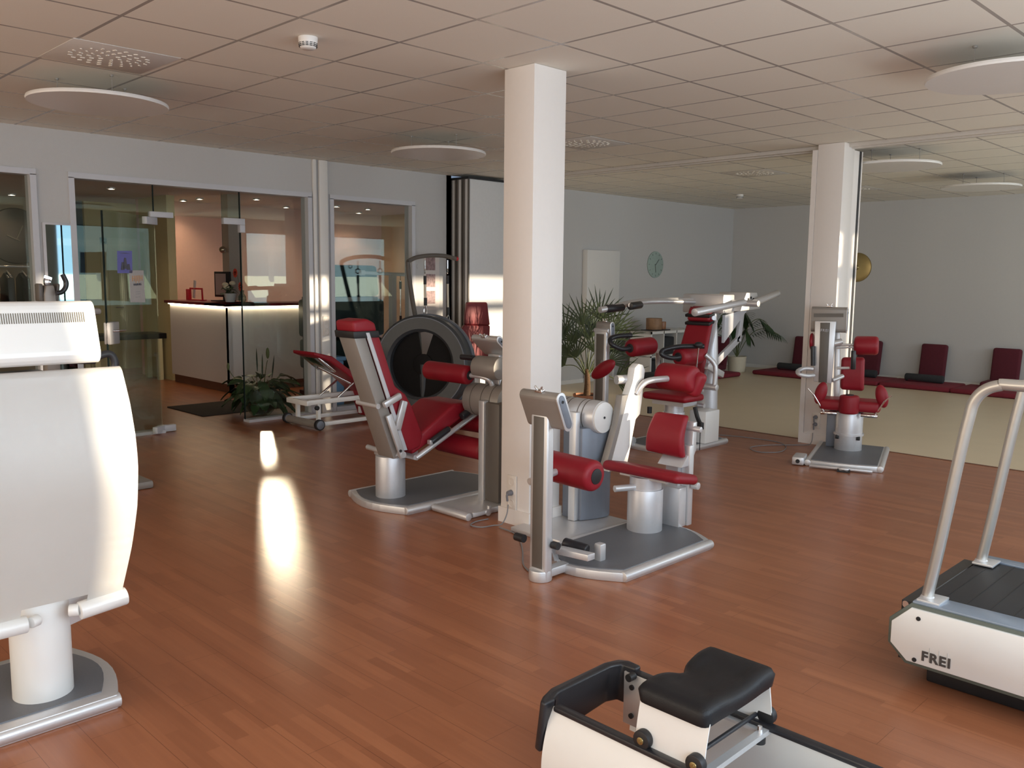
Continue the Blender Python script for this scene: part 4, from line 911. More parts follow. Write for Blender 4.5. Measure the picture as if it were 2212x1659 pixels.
# --- M4: small console machine at the rear pillar (own axes, turned 19 degrees)
t = thing('rotation_trainer', 'small swivel machine with red seat wings and console mast by the rear pillar', 'gym machine', (4.48, -.68, 0), 19)
def W4(px, py, lx):    # local point seen at a pixel, on the plane local x = lx
    n = Vector((math.cos(R_(19)), math.sin(R_(19)), 0)); o_ = Vector((4.48, -.68, 0)) + n*lx
    d = at(px, py, X=10)-CAM; k = (o_-CAM).dot(n)/d.dot(n); p = CAM+d*k; return ROOT[t.name].inverted() @ p
base_plate(t, -.47, .50, -.31, .30, .03, .02, local=True)
m = MB(); m.b2((-.56, -.24, .01), (-.52, .26, .03), .004); m.box((-.575, -.02, .022), (.06, .08, .03), None, .006); m.build('step', SILV, t, True); MB().box((-.59, -.02, .012), (.03, .10, .022)).build('step_clip', BLK, t, True)
m = MB(); m.box((-.40, .36, .04), (.22, .10, .07), None, .012); m.build('cable_box', SILV, t, True); MB().cyl((-.512, .36, .04), (-.516, .36, .04), .018, n=12).build('cable_hole', BLK, t, True)
cx = .20; c = MB().cyl((cx, .02, .05), (cx, .02, .40), .118, n=48, bev=.004).cyl((cx, .02, .19), (cx, .02, .21), .13, n=48).build('column', ALU, t, True)
m = MB()
for s_ in (-.09, .09): m.box((cx-.08, .02+s_, .175), (.04, .03, .035), None, .004)
m.build('latch', BLK, c, True)
m = MB(); m.b2((.30, .10, .05), (.34, .20, .45), .01); m.prism([(.24, .12, .055), (.24, .22, .055), (.40, .20, .055), (.40, .05, .055)], (0, 0, .33), .01); m.build('rear_shield', BLUEG, t, True)
s = pads((cx+.02, .02, .455), (.30, .52, .10), None, .035).deform(lambda v: Vector((v.x, v.y, v.z+.10*abs(v.y-.02)**1.5))).build('seat', RED, t, True)
m = MB(); m.cyl((cx-.12, .02, .40), (cx-.12, .02, .565), .085, n=32, bev=.02, seg=3); m.build('pommel', RED, t, True); MB().cyl((cx-.12, .02, .565), (cx-.12, .02, .573), .035, n=20).build('pommel_cap', BLK, t, True)
for s_ in (-1, 1):
    p = W4(1905 if s_ < 0 else 1773, 856 if s_ < 0 else 849, .10)
    m = MB(); m.sph(p, .105, (.36, .5, 1), 20).deform(lambda v, p=p, s_=s_: p+Matrix.Rotation(R_(s_*14), 3, 'X') @ (v-p)); m.build('hip_pad', RED, t, True)
    m = MB(); q2 = W4(1912 if s_ < 0 else 1757, 866 if s_ < 0 else 852, .06); m.cyl((.10, .02+s_*.20, .38), q2, .009, n=10); m.cyl(q2, q2+Vector((0, s_*.05, .05)), .006, n=8); m.cyl((.10, .02+s_*.10, .39), (.10, .02+s_*.24, .39), .018, n=12, bev=.003); m.build('hip_bracket', CHROME, t, True)
a_ = W4(1817, 772, .42); b_ = W4(1868, 772, .42); c_ = W4(1866, 846, .42); d_ = W4(1814, 842, .42)
padquad([a_, b_, c_, d_], .06, .015, bev=.03).build('back_pad', RED, t, True)
p = W4(1815, 780, .34)
MB().prism([W4(1803, 700, .34), W4(1814, 700, .34), W4(1814, 830, .34), W4(1812, 960, .34), W4(1800, 960, .34)], (.05, 0, 0), .004).build('mast', SILV, t, True)
MB().prism([W4(1760, 693, .22), W4(1806, 694, .22), W4(1796, 829, .22), W4(1757, 824, .22)], (.05, 0, 0), .008).build('post', SILV, t, True)
pp = MB().prism([W4(1772, 697, .215), W4(1793, 697, .215), W4(1786, 827, .215), W4(1768, 826, .215)], (.006, 0, 0), .001).build('post_panel', PANELD, t, True)
lg = W4(1781, 714, .2105); text('logo', 'FREI', .035, FRAME, t, ROOT[t.name] @ lg, (math.sin(R_(19)), -math.cos(R_(19)), 0), (0, 0, 1))
c = (W4(1753, 665, .31)+W4(1829, 716, .31))/2; hc = console(t, c, abs(W4(1753, 690, .31).y-W4(1829, 690, .31).y), .235, .07, 4, local=True)
m = MB(); m.prism([W4(1758, 677, .268), W4(1822, 677, .268), W4(1822, 685, .268), W4(1758, 685, .268)], (.004, 0, 0)).build('console_strip', PANELD, t, True)
m = MB(); p1 = W4(1798, 822, .22); p2 = W4(1821, 812, .30); m.cyl(p1, p2, .02, n=14, bev=.003); m.cyl(W4(1808, 745, .30), W4(1846, 745, .30), .012, n=12); m.cyl(W4(1808, 795, .26), W4(1835, 795, .26), .012, n=12); m.cyl(W4(1800, 742, .26), W4(1818, 738, .30), .03, n=16); m.build('support_arm', SILV, t, True)
roller(t, W4(1845, 746, .30), W4(1898, 747, .30), .085, True, cap=1)
MB().cyl(W4(1750, 738, .30), W4(1758, 738, .30), .08, n=28, bev=.02).build('roller', RED, t, True)
MB().cyl(W4(1844, 757, .16), W4(1843, 798, .16), .022, n=16, bev=.006).build('grip', BLKS, t, True); MB().cyl(W4(1756, 748, .2), W4(1756, 790, .2), .02, n=14).build('grip', BLKS, t, True)
m = MB(); r0 = [W4(1756, 797, .18), W4(1738, 796, .14), W4(1724, 801, .06), W4(1726, 808, -.02), W4(1742, 812, .02), W4(1757, 811, .12)]; m.tube(r0, .019, 12, 6); m.cyl(W4(1806, 752, .16), W4(1843, 750, .16), .008, n=8); m.build('ring_bar', ALU, t, True)

# --- F: tall machine back at the left edge
t = thing('leg_press', 'tall machine with big curved white panel and vented console at the left edge', 'gym machine', (-2.2, -.5, 0))
base_plate(t, -2.95, -1.93, -.80, -.20, .05, .075, .06, .055)
m = MB(); m.cyl((-2.12, -.60, .055), (-2.12, -.60, .46), .100, n=56, bev=.003)
m.deform(lambda v: Vector((v.x, v.y, v.z + (.035*(v.y+.6)/.1*-1 if v.z > .3 else 0)))).build('column', ALUW, t)
# curved sheet, bowing towards -Y
m = MB(); x0 = -2.62; n = 22; z0, z1 = .405, 1.25; G = []
def edge_x(z): 
    pts = [(.41, -1.885), (.47, -1.875), (.6, -1.852), (.75, -1.832), (.9, -1.822), (1.0, -1.822), (1.12, -1.828), (1.22, -1.838), (1.25, -1.842)]
    for (a, xa), (b, xb) in zip(pts, pts[1:]):
        if a <= z <= b: return xa+(xb-xa)*(z-a)/(b-a)
    return pts[0][1] if z < pts[0][0] else pts[-1][1]
front = []
for i in range(n+1):
    z = z0+(z1-.02-z0)*i/n; u = i/n; front.append((z, -.72-.085*math.sin(math.pi*(.12+.80*u))))
zt, yt = front[-1]
for k in range(1, 7): a_ = k*math.pi/12*1.5; front.append((zt+.022*math.sin(a_), yt+.022*(1-math.cos(a_))))
front.append((front[-1][0]-.004, front[-1][1]+.05))
XS = [x0+(0)*k for k in range(1)]
cols = 24
notch = lambda x, z: (-2.235 < x < -2.02 and z < .45)
rows = []
for z, y in front:
    xe = edge_x(z); rows.append([m.bm.verts.new((x0+(xe-x0)*j/cols, y, z)) for j in range(cols+1)])
for i in range(len(rows)-1):
    for j in range(cols):
        cxm = (rows[i][j].co.x+rows[i][j+1].co.x)/2; czm = (rows[i][j].co.z+rows[i+1][j].co.z)/2
        if notch(cxm, czm): continue
        m.bm.faces.new((rows[i][j], rows[i][j+1], rows[i+1][j+1], rows[i+1][j]))
bmesh.ops.solidify(m.bm, geom=m.bm.faces[:], thickness=-.006)
bmesh.ops.delete(m.bm, geom=[v for v in m.bm.verts if not v.link_faces], context='VERTS')
bmesh.ops.recalc_face_normals(m.bm, faces=m.bm.faces)
m.build('back_panel', ALUW, t)
m = MB(); m.cyl((-2.03, -.745, .385), (-1.865, -.745, .400), .033, n=28, bev=.005); m.cyl((-2.62, -.745, .385), (-2.20, -.745, .385), .030, n=28, bev=.005); m.build('hinge_tube', ALUW, t)
m = MB(); m.cyl((-2.19, -.745, .385), (-2.16, -.73, .385), .020, n=20, bev=.004); m.cyl((-2.06, -.73, .39), (-2.03, -.745, .39), .022, n=20, bev=.004); m.build('axle', ALUW, t)
m = MB(); m.prism([(-2.06, -.60, .42), (-1.90, -.60, .42), (-1.90, -.60, .33), (-2.04, -.60, .30)], (0, -.05, 0), .006); m.cyl((-1.90, -.63, .345), (-1.875, -.63, .345), .012, n=14); m.cyl((-1.877, -.63, .345), (-1.868, -.63, .345), .022, n=18, bev=.003); m.build('side_lug', SILV, t)
# console, seen from behind
c = Vector((-2.24, -.68, 1.378)); prof = []; th, hg = .075, .225; nn = 8
for k in range(nn+1): a_ = math.pi*k/nn; prof.append((-th/2*math.cos(a_), hg/2-th/2+th/2*math.sin(a_)))
for k in range(nn+1): a_ = math.pi*k/nn; prof.append((th/2*math.cos(a_), -hg/2+th/2-th/2*math.sin(a_)))
Rt = Matrix.Rotation(R_(-16), 3, 'X')
P = [Rt @ Vector((.33, p[0], p[1])) + c for p in prof]
cs = MB().prism(P, (-.66, 0, 0), .002).build('console', ALUW, t)
m = MB()
for k in range(46): m.box(c+Rt @ Vector((-.035+k*.0072, -th/2-.0005, .045)), (.0028, .003, .036), Rt)
m.build('vent_slots', mat('vent_dark', (.16, .14, .10), .5), cs)
m = MB()
for x, z in ((-.055, .07), (.295, .07), (-.04, -.06), (.31, -.06)): q_ = c+Rt @ Vector((x, -th/2, z)); m.cyl(q_, q_+Rt @ Vector((0, -.0015, 0)), .006, n=12)
m.build('screw', SILV, cs)
MB().cyl((-2.4, -.69, .9), (-2.4, -.66, 1.4), .03, n=20).build('console_post', SILV, t)

# --- exercise bike between that machine and the glass wall
t = thing('exercise_bike', 'grey exercise bike mast with curved black handlebar behind the curved panel', 'exercise bike', (-1.0, 2.55, 0))
m = MB(); m.b2((-1.35, 2.4, 0), (-.45, 2.7, .06), .02); m.b2((-1.10, 2.45, .06), (-.98, 2.62, .8), .02); m.box((-1.04, 2.55, .42), (.50, .14, .36), None, .07, 4); m.build('frame', GREYP, t)
m = MB(); m.prism([(-1.13, 2.44, .8), (-1.04, 2.44, .8), (-1.045, 2.44, 1.44), (-1.055, 2.44, 1.50), (-1.105, 2.44, 1.50), (-1.12, 2.44, 1.44)], (0, .10, 0), .012); m.build('mast', GREYP, t)
m = MB(); m.box((-1.135, 2.50, 1.45), (.03, .09, .12), None, .01); m.box((-1.03, 2.50, 1.45), (.02, .09, .12), (0, 8, 0), .008); m.build('mast_cheeks', PANELD, t)
m = MB(); m.box((-1.08, 2.5, 1.52), (.04, .04, .04), None, .006); m.box((-1.075, 2.5, 1.55), (.05, .01, .018), (0, 20, 0)); m.build('card_holder', CHROME, t)
m = MB(); p_ = [at(122, 633, Y=2.4), at(133, 631, Y=2.4), at(141, 622, Y=2.4), at(143, 611, Y=2.4), at(139, 601, Y=2.4), at(135, 593, Y=2.4)]; m.tube(p_, .016, 12, 6).build('handlebar', BLKS, t)
m = MB(); p_ = [at(205, 776, Y=1.6), at(220, 767, Y=1.6), at(238, 765, Y=1.6), at(248, 780, Y=1.6), at(246, 797, Y=1.6), at(225, 802, Y=1.6)]; m.tube(p_, .022, 12, 6); m.tube([at(120, 775, Y=1.6), at(205, 776, Y=1.6)], .03, 10); m.build('rear_handlebar', CHARC, t)
m = MB(); m.b2(( -.98, 2.30, 1.30), (-.80, 2.52, 1.345), .02); m.build('seat_top', GREYP, t)
m = MB(); m.box((-1.42, 2.0, .92), (.35, .3, .10), None, .04); m.cyl((-1.42, 2.0, .0), (-1.42, 2.0, .9), .03); m.build('saddle', BLKS, t)

# --- red rehab bench in front of the glass
t = thing('exercise_bench', 'red adjustable bench on a white rolling frame before the glass wall', 'bench', (2.2, 3.95, 0))
for nm, q, m_ in (('foot_pad', [(1.80, .80), (2.02, .745), (2.30, .545), (2.50, .36), (2.47, .32), (2.27, .49), (1.99, .69), (1.80, .765)], RED), ('seat_pad', [(2.50, .35), (2.62, .02), (2.67, .04), (2.56, .38)], RED)):
    MB().prism([(x, 4.18, z) for x, z in q], (0, -.42, 0), .012, 3).build(nm, m_, t)
m = MB(); m.box((1.98, 3.97, .655), (.26, .34, .02), (0, 38, 0), .004); m.cyl((2.30, 3.80, .44), (2.08, 3.80, .29), .012, n=10); m.cyl((2.30, 4.12, .44), (2.08, 4.12, .29), .012, n=10); m.cyl((1.86, 3.80, .64), (2.26, 3.80, .44), .012, n=10); m.build('back_strut', CHROME, t)
m = MB()
for y in (3.78, 4.14): m.b2((1.72, y-.02, .255), (2.70, y+.02, .305), .004)
m.b2((1.70, 3.76, .25), (1.75, 4.16, .30), .004); m.b2((2.66, 3.76, .25), (2.70, 4.16, .30))
for x, y in ((1.86, 3.80), (1.80, 4.10), (2.6, 3.8), (2.6, 4.1)): m.b2((x-.018, y-.018, .05), (x+.018, y+.018, .27))
for y in (3.72, 4.20): m.b2((1.80, y-.025, .035), (2.7, y+.025, .075), .004)
m.build('frame', ALUW, t)
a_ = MB().cyl((1.78, 4.27, .055), (1.78, 3.68, .055), .040, n=24).build('axle_tube', GREYP, t)
for y in (4.28, 3.66):
    wl_ = MB().cyl((1.78, y-.025, .06), (1.78, y+.02, .06), .056, n=28, bev=.006).build('wheel', BLK, t); MB().cyl((1.78, y-.027, .06), (1.78, y-.02, .06), .044, n=24, bev=.003).build('wheel_cover', BLUEG, wl_)
MB().cyl((1.80, 3.745, .225), (1.80, 3.715, .225), .024, n=16, bev=.004).build('knob', BLK, t)

# --- ring trainer with mast and two pull straps
t = thing('ring_trainer', 'big dark ring machine with tall bent mast and hanging straps behind the red chair', 'gym machine', (3.45, 3.75, 0))
c = at(914, 787, Y=3.80); ax = Vector((-.86, -.50, .07)).normalized(); q_ = Vector((0, 0, 1)).rotation_difference(ax).to_matrix()
def ringmesh(ro, ri, d0, d1, bev=.012, n=64):
    return MB().lathe(c, [(ri, d0), (ro-bev, d0), (ro, d0+bev), (ro, d1-bev), (ro-bev, d1), (ri+bev, d1), (ri, d1-bev), (ri, d0)], n, q_)
sc_ = (c.z)/.5
ringmesh(.565, .375, -.13, .11, .03).build('outer_ring', CHARC, t); 
ringmesh(.54, .528, .10, .113, .003).build('ring_groove', BLUEG, t); ringmesh(.585, .50, -.17, -.10).build('rear_rim', BLUEG, t)
# dark disc seen inside, cut by openings
m = MB(); n = 40
for (a0, a1) in ((-318, 12),):
    P = [c+q_ @ Vector((.10*math.cos(R_(a)), .10*math.sin(R_(a)), 0)) for a in (a1, a0)] 
    P += [c+q_ @ Vector((0.380*math.cos(R_(a0+(a1-a0)*k/n)), 0.380*math.sin(R_(a0+(a1-a0)*k/n)), 0)) for k in range(n+1)]
    m.prism(P, ax*-.03)
m.cyl(c-ax*.03, c+ax*.02, .12, n=32, bev=.01); m.build('inner_disc', DARKIN, t)
m = MB(); m.b2((c.x-.45, c.y-.25, 0), (c.x+.40, c.y+.20, .05), .012); m.cyl(c-ax*.02-Vector((0, 0, .5)), c-ax*.02, .05, n=16); m.build('foot', CHARC, t)
mp = [at(909, 800, Y=4.05), at(905, 730, Y=4.05), at(893, 660, Y=4.02), at(884, 600, Y=4.0), at(881, 565, Y=3.98)]
MB().tube(mp, .029, 14, 5, taper=.85).build('mast', PANELD, t)
bp = [at(881, 565, Y=3.98), at(900, 556, Y=3.98), at(930, 552, Y=3.98), at(960, 553, Y=3.98), at(984, 559, Y=3.98)]
b = MB().tube(bp, .025, 14, 5).build('crossbar', PANELD, t); MB().sph(bp[-1]+Vector((.02, 0, 0)), .026, n=10).build('bar_end', REDP, b)
for px in (918, 967):
    a_ = at(px, 562, Y=3.98); b_ = at(px, 590 if px < 950 else 585, Y=3.98)
    m = MB(); m.tube([a_, a_-Vector((0, 0, .05)), a_-Vector((0, 0, .10))], .008, 8); m.lathe(a_-Vector((0, 0, .13)), [(.028, -.005), (.036, 0), (.028, .005), (.022, 0), (.028, -.005)], 16, (90, 0, 45)); m.build('snap_hook', CHROME, t)
    top = a_-Vector((0, 0, .18)); bot = at(px+1, 660 if px < 950 else 680, Y=3.98)
    m = MB(); m.cyl(top, bot, .013, n=12); m.build('strap', mat('pale_rope_%d' % px, (.75, .68, .55), .7), t)
    m = MB(); m.cyl(top-Vector((0, 0, .0)), top-Vector((0, 0, .10)), .018, n=12); m.cyl(bot, bot+Vector((0, 0, .09)), .020, n=12); m.build('strap_sleeve', BLK, t)
    m = MB(); m.tube([bot, bot-Vector((.02, 0, .04)), bot-Vector((.02, 0, .10)), bot-Vector((-.01, 0, .12)), bot-Vector((-.02, 0, .06)), bot], .006, 8, 4); m.build('carabiner', CHROME, t)
m = MB(); m.lathe(at(897, 562, Y=3.98)-Vector((-.03, 0, .07)), [(.02, -.004), (.026, 0), (.02, .004), (.016, 0), (.02, -.004)], 14, (90, 0, 45)); m.build('ring_hook', SILV, t)

# --- tall backed recliner behind it
t = thing('tall_red_chair', 'tall-backed faded red chair machine before the white folding wall', 'gym machine', (4.3, 3.7, 0))
HP = [at(1009, 653, Y=3.92), at(1053, 653, Y=3.92), at(1059, 703, Y=3.92), at(1004, 701, Y=3.92)]
MB().prism(HP, Vector((.04, .08, 0)), .02, 3).build('head_pad', REDL, t, sharp=18)
HP = [at(1004, 701, Y=3.915), at(1059, 703, Y=3.915), at(1056, 792, Y=3.90), at(978, 792, Y=3.90), at(976, 745, Y=3.91)]
MB().prism(HP, Vector((.04, .08, 0)), .02, 3).build('back_pad', REDL, t, sharp=18)
x_, y_ = 4.30, 3.98
MB().box((x_, y_-.28, .44), (.46, .42, .10), None, .04, 4).build('seat', REDL, t)
m = MB(); m.cyl((x_, y_-.25, .04), (x_, y_-.25, .40), .09, n=28); m.b2((x_-.35, y_-.55, 0), (x_+.35, y_+.25, .05), .01); m.b2((x_-.05, y_+.02, .05), (x_+.05, y_+.10, .9), .01); m.build('frame', SILV, t)

# --- treadmill at the right edge
t = thing('treadmill', 'treadmill with white side panel marked FREI and bent silver handrails at the right', 'treadmill', (.70, -3.6, 0))
XN, XF = .335, 1.13; Y0 = -2.68; Y1 = -4.6
prof = [(-2.675, .265), (-2.755, .345), (Y1, .345), (Y1, .085), (-2.745, .098), (-2.675, .165)]
side = MB().prism([(XN+.012, y, z) for y, z in prof], (.055, 0, 0), .004).build('side_frame', mat('green_grey_frame', (.11, .13, .11), .45), t)
prof2 = [(-2.690, .258), (-2.760, .330), (Y1, .330), (Y1, .107), (-2.755, .115), (-2.690, .172)]
sp_ = MB().prism([(XN, y, z) for y, z in prof2], (.014, 0, 0), .002).build('side_panel', ALUW, side)
m = MB()
for y, z in ((-2.79, .295), (-2.785, .128)): m.cyl((XN-.003, y, z), (XN+.002, y, z), .0085, n=16)
m.build('screw', BLK, side)
for ch_, y_ in (('F', -2.822), ('R', -2.855), ('E', -2.887), ('I', -2.911)): text('logo_letter', ch_, .052, INK2, side, (XN-.0015, y_, .152), (0, -1, 0), (0, 0, 1), offset=.0018)
m = MB()
for y in (-2.8385, -2.8725, -2.9035): m.b2((XN-.002, y-.0005, .136), (XN, y+.0005, .192))
m.build('logo_lines', mat('pale_grey_ink', (.45, .44, .42), .5), side)
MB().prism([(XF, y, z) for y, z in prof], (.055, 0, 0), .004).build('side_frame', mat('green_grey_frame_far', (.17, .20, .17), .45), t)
TMBLUE = mat('blue_grey_rail', (.30, .37, .47), .30, metal=.3)
for x in (XN+.02, XF-.005): MB().b2((x, Y1, .342), (x+.115 if x < .5 else x+.07, -2.757, .352), .002).build('deck_rail', TMBLUE, t)
m = MB(); m.prism([(XN+.067, -2.76, .34), (XF, -2.76, .34), (XF, -2.69, .25), (XN+.067, -2.69, .25)], (0, -.01, -.01)); m.b2((XN+.067, Y1, .09), (XF, -2.70, .33)); m.build('body', BLKS, t)
bl = MB().b2((XN+.115, Y1, .335), (XF-.01, -2.77, .345), .002).build('belt', BELT if 'BELT' in globals() else mat('black_slat_belt', (.028, .03, .034), .55, noise=.1), t)
m = MB()
for k in range(22): m.b2((XN+.118, Y1+.03+k*.083, .3445), (XF-.012, Y1+.034+k*.083, .3462))
m.build('slat_gap', BLK, bl)
MB().b2((.46, Y1, 0), (1.02, -2.79, .09), .01).build('skid', BLK, t)
MB().cyl((.40, -2.715, .315), (.43, -2.72, .315), .014, n=12).build('screw', CHROME, t)
def rail(x, hi, r):
    pts = [(x, -2.785, .35), (x, -2.815, .55), (x, -2.868, .95), (x, -2.888, 1.08), (x, -2.902, 1.145), (x, -2.935, 1.19), (x, -2.985, 1.213), (x, -3.05, 1.218), (x, -3.6, 1.218), (x, -4.4, 1.0)]
    h = MB().tube(pts[:2]+pts[2:], r, 20, 6).build('handrail', RAILM, t)
    MB().b2((x-.055, -2.85, .350), (x+.055, -2.765, .360), .002).build('rail_foot', SILV, h); MB().lathe((x, -2.787, .358), [(r*1.25, 0), (r*1.02, .008), (r*.9, .009)], 20).build('weld', SILV, h)
rail(.425, 1.2, .0215); rail(1.07, 1.2, .0215)

# --- rowing machine at the lower right
t = thing('rowing_machine', 'rowing machine with black seat and white curved side in the foreground', 'rowing machine', (-.98, -3.2, 0))
XN, XF = -1.165, -.80; ZT = .275; YE = -2.225; YB = -4.3
def curved_side(xt, sgn, name, ya=YE-.022, yb=YB):
    m = MB(); n = 12; P = []
    for k in range(n+1):
        u = k/n; z = ZT-.23*u; x = xt - sgn*.045*math.sin(math.pi*.62*u)+sgn*.0
        P.append((x, ya, z))
    Q = [(x+sgn*.006, y, z) for x, y, z in P[::-1]]
    return m.prism(P+Q, (0, yb-ya, 0)).build(name, ALUW, t)
sd = curved_side(XN, 1, 'side_panel'); curved_side(XF+.0, -1, 'side_panel')
for x in (XN, XF): MB().b2((x-.016, YB, ZT-.006), (x+.016, YE-.04, ZT+.012), .006).build('rail', BLKS, t)
# U shaped end piece
P = []; n = 10
outer = [(XN-.040, YE-.030), (XN-.036, YE-.005), (XN-.006, YE+.012), (XN+.05, YE+.03), (XF-.05, YE+.03), (XF+.006, YE+.012), (XF+.026, YE-.02), (XF+.022, YE-.075)]
inner = [(XF-.010, YE-.075), (XF-.012, YE-.02), (XF-.05, YE-.005), (XN+.05, YE-.005), (XN+.012, YE-.02), (XN+.010, YE-.030)]
MB().prism([(x, y, .13) for x, y in outer+inner], (0, 0, ZT+.025-.13), .009, 3).deform(lambda v: Vector((v.x-(.035*(ZT-v.z)/.2*(XN+.2-v.x)/.2 if v.x < XN+.1 else 0)*0, v.y+.02*math.sin(max(0, (ZT-v.z))/.2*2.2), v.z+ (.03*min(1, max(0, v.x-XN)/.3) if v.z < .15 else 0)))).build('end_bumper', BLKS, t)
m = MB(); m.b2((XF-.020, YE-.13, .10), (XF-.012, YE-.035, ZT+.005), .001); m.build('end_plate', SILV, t)
m = MB()
for z in (.235, .135): m.cyl((XF-.020, YE-.07, z), (XF-.026, YE-.07, z), .009, n=14)
m.cyl((XF-.02, YE-.075, ZT+.003), (XF-.05, YE-.075, ZT+.003), .013, n=14)
m.build('bolt', BLK, t)
MB().prism([(XN-.052, -2.66, ZT-.03), (XN-.052, -2.90, ZT-.03), (XN-.052, -2.90, ZT-.09), (XN-.052, -2.69, ZT-.09)], (-.004, 0, 0)).build('side_label', BLKS, t)
m = MB(); m.lathe((XN-.05, -2.47, .10), [(0, .012), (.035, .010), (.04, 0)], 24, (0, -90, 0)); m.build('side_cap', ALUW, t)
m = MB(); m.b2((XN+.02, YB, .06), (XF-.02, -2.75, .10), .01); m.build('beam', ALUW, t)
m = MB(); m.b2((-1.15, -2.45, 0), (-.82, -2.38, .08), .01); m.build('foot', BLK, t)
# seat carriage
ya, yb = -2.560, -2.785
cr = None
def carr(xt, sgn):
    P = []; n = 8
    for k in range(n+1):
        u = k/n; P.append((xt - sgn*.022*math.sin(math.pi*.5*u*1.1), ya, .415-.150*u))
    return MB().prism(P+[(x+sgn*.004, y, z) for x, y, z in P[::-1]], (0, yb-ya, 0))
XA, XB = -1.135, -.815
cr = carr(XA, 1).build('carriage', ALUW, t); carr(XB, -1).build('carriage', ALUW, t)
m = MB(); m.b2((XA-.01, yb-.004, .262), (XB+.01, yb+.02, .278)); m.b2((XA-.01, ya-.02, .262), (XB+.01, ya, .278)); m.b2((XA-.02, yb, .266), (XA+.02, ya, .274)); m.b2((XB-.02, yb, .266), (XB+.02, ya, .274)); m.build('carriage_plate', SILV, t)
for y in (yb+.05, ya-.05): MB().cyl((XA-.02, y, .30), (XB+.02, y, .30), .007, n=12).build('axle', BLKS, t)
for x, s_ in ((XA-.030, -1), (XB+.030, 1)):
    for y in (ya-.032, yb+.020):
        w_ = MB().cyl((x-s_*.014, y, ZT+.030), (x+s_*.012, y, ZT+.030), .0275, n=32, bev=.004).build('wheel', BLK, t)
        MB().cyl((x+s_*.012, y, ZT+.030), (x+s_*.016, y, ZT+.030), .011, n=20, bev=.002).cyl((x+s_*.016, y, ZT+.030), (x+s_*.019, y, ZT+.030), .005, n=12).build('bearing', BRASS, w_)
MB().cyl((XB-.03, yb+.01, .245), (XB-.03, yb+.01, .262), .018, n=16).build('lower_wheel', BLK, t); MB().cyl((XB-.025, yb+.012, .278), (XB-.025, yb+.012, .293), .007, n=8).build('bolt', CHROME, t)
def seatshape():
    t_ = bmesh.new(); nx, ny = 22, 16; W, D, T_ = .385, .235, .052; cx_, cy_, cz = -.968, -2.672, .455; top = []; bot = []
    def prof(u, v):     # u along X (-1..1), v along Y (-1 rear .. 1)
        z = .004*math.cos(u*math.pi)*-1.0
        z += .010*math.exp(-((abs(u)-.52)**2)/.06) - .012*math.exp(-(u/.20)**2)*(max(0, v+.2))
        z -= .012*math.exp(-((abs(u)-.45)**2)/.05)*(1 if abs(v) < .6 else .5)
        return z
    sq = lambda u: math.copysign(abs(u)**1.0, u)
    for i in range(nx+1):
        ra, rb = [], []
        for j in range(ny+1):
            u = -1+2*i/nx; v = -1+2*j/ny
            x = cx_+u*W/2; y = cy_+v*D/2
            if v > .3: y -= .026*math.exp(-(u/.22)**2)*(v-.3)/.7      # notch in the front edge
            rx = max(0, abs(u)-.86)/.14; ry = max(0, abs(v)-.80)/.20; e = min(1, (rx**2+ry**2)**.5)
            k = 1-.0*e; cut = .020*(1-math.sqrt(max(0, 1-e*e)))
            if rx > 0 and ry > 0 and (rx*rx+ry*ry) > 1:
                f_ = 1/math.sqrt(rx*rx+ry*ry); x = cx_+math.copysign((.86+.14*rx*f_), u)*W/2; y = cy_+math.copysign((.80+.20*ry*f_), v)*D/2
            ra.append(t_.verts.new((x, y, cz+prof(u, v)-cut))); rb.append(t_.verts.new((cx_+(x-cx_)*.97, cy_+(y-cy_)*.96, cz-T_+.3*prof(u, v))))
        top.append(ra); bot.append(rb)
    for i in range(nx):
        for j in range(ny):
            t_.faces.new((top[i][j], top[i+1][j], top[i+1][j+1], top[i][j+1])); t_.faces.new((bot[i][j], bot[i][j+1], bot[i+1][j+1], bot[i+1][j]))
    for i in range(nx):
        t_.faces.new((top[i][0], bot[i][0], bot[i+1][0], top[i+1][0])); t_.faces.new((top[i][ny], top[i+1][ny], bot[i+1][ny], bot[i][ny]))
    for j in range(ny):
        t_.faces.new((top[0][j], top[0][j+1], bot[0][j+1], bot[0][j])); t_.faces.new((top[nx][j], bot[nx][j], bot[nx][j+1], top[nx][j+1]))
    bmesh.ops.recalc_face_normals(t_, faces=t_.faces); m = MB(); return m._add(t_)
seatshape().build('seat', BLKV, t, sharp=75)

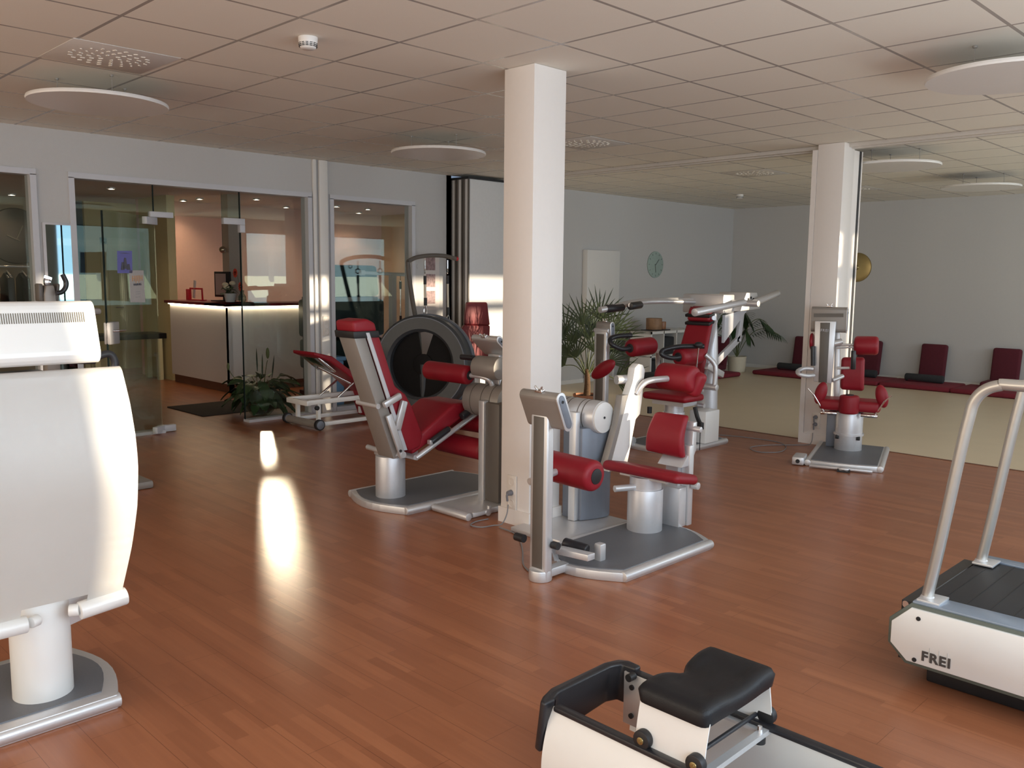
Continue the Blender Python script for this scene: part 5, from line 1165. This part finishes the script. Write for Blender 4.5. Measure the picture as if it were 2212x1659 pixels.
# ------------------------------------------------------------------ parts modelled in one go but standing apart become objects of their own
def split_apart(o):
    bm = bmesh.new(); bm.from_mesh(o.data); bm.verts.ensure_lookup_table(); seen = set(); isl = []
    for v in bm.verts:
        if v.index in seen: continue
        st = [v]; seen.add(v.index); g = []
        while st:
            a = st.pop(); g.append(a.index)
            for e in a.link_edges:
                b = e.other_vert(a)
                if b.index not in seen: seen.add(b.index); st.append(b)
        isl.append(g)
    if len(isl) < 2 or len(isl) > 12: bm.free(); return
    co = [v.co.copy() for v in bm.verts]
    bb = [[Vector([min(co[i][k] for i in g)-.004 for k in range(3)]), Vector([max(co[i][k] for i in g)+.004 for k in range(3)]), set(g)] for g in isl]
    ch = True
    while ch:
        ch = False
        for i in range(len(bb)):
            for j in range(i+1, len(bb)):
                if all(bb[i][0][k] <= bb[j][1][k] and bb[j][0][k] <= bb[i][1][k] for k in range(3)):
                    bb[i] = [Vector([min(bb[i][0][k], bb[j][0][k]) for k in range(3)]), Vector([max(bb[i][1][k], bb[j][1][k]) for k in range(3)]), bb[i][2] | bb[j][2]]
                    bb.pop(j); ch = True; break
            if ch: break
    bm.free()
    if not 2 <= len(bb) <= 6: return
    for n_, (a, b, g) in enumerate(bb):
        bm = bmesh.new(); bm.from_mesh(o.data); bm.verts.ensure_lookup_table()
        bmesh.ops.delete(bm, geom=[v for v in bm.verts if v.index not in g], context='VERTS')
        me = bpy.data.meshes.new(o.data.name); bm.to_mesh(me); bm.free()
        for m_ in o.data.materials: me.materials.append(m_)
        if n_ == 0: first = me
        else:
            c = o.copy(); c.data = me; COL.objects.link(c)
    o.data = first
SKIP = ('slots', 'grille', 'hands', 'drawing', 'printing', 'letters', 'logo', 'logo_lines', 'index_holes', 'vent_slots', 'card_holder', 'light_strip', 'front_panel', 'worktop', 'plinth', 'leaf_fan', 'frond', 'foliage', 'stalks', 'groove', 'picture', 'skirting')
for o in list(COL.objects):
    if o.type == 'MESH' and o.parent is not None and not o.children and o.name.split('.')[0] not in SKIP: split_apart(o)
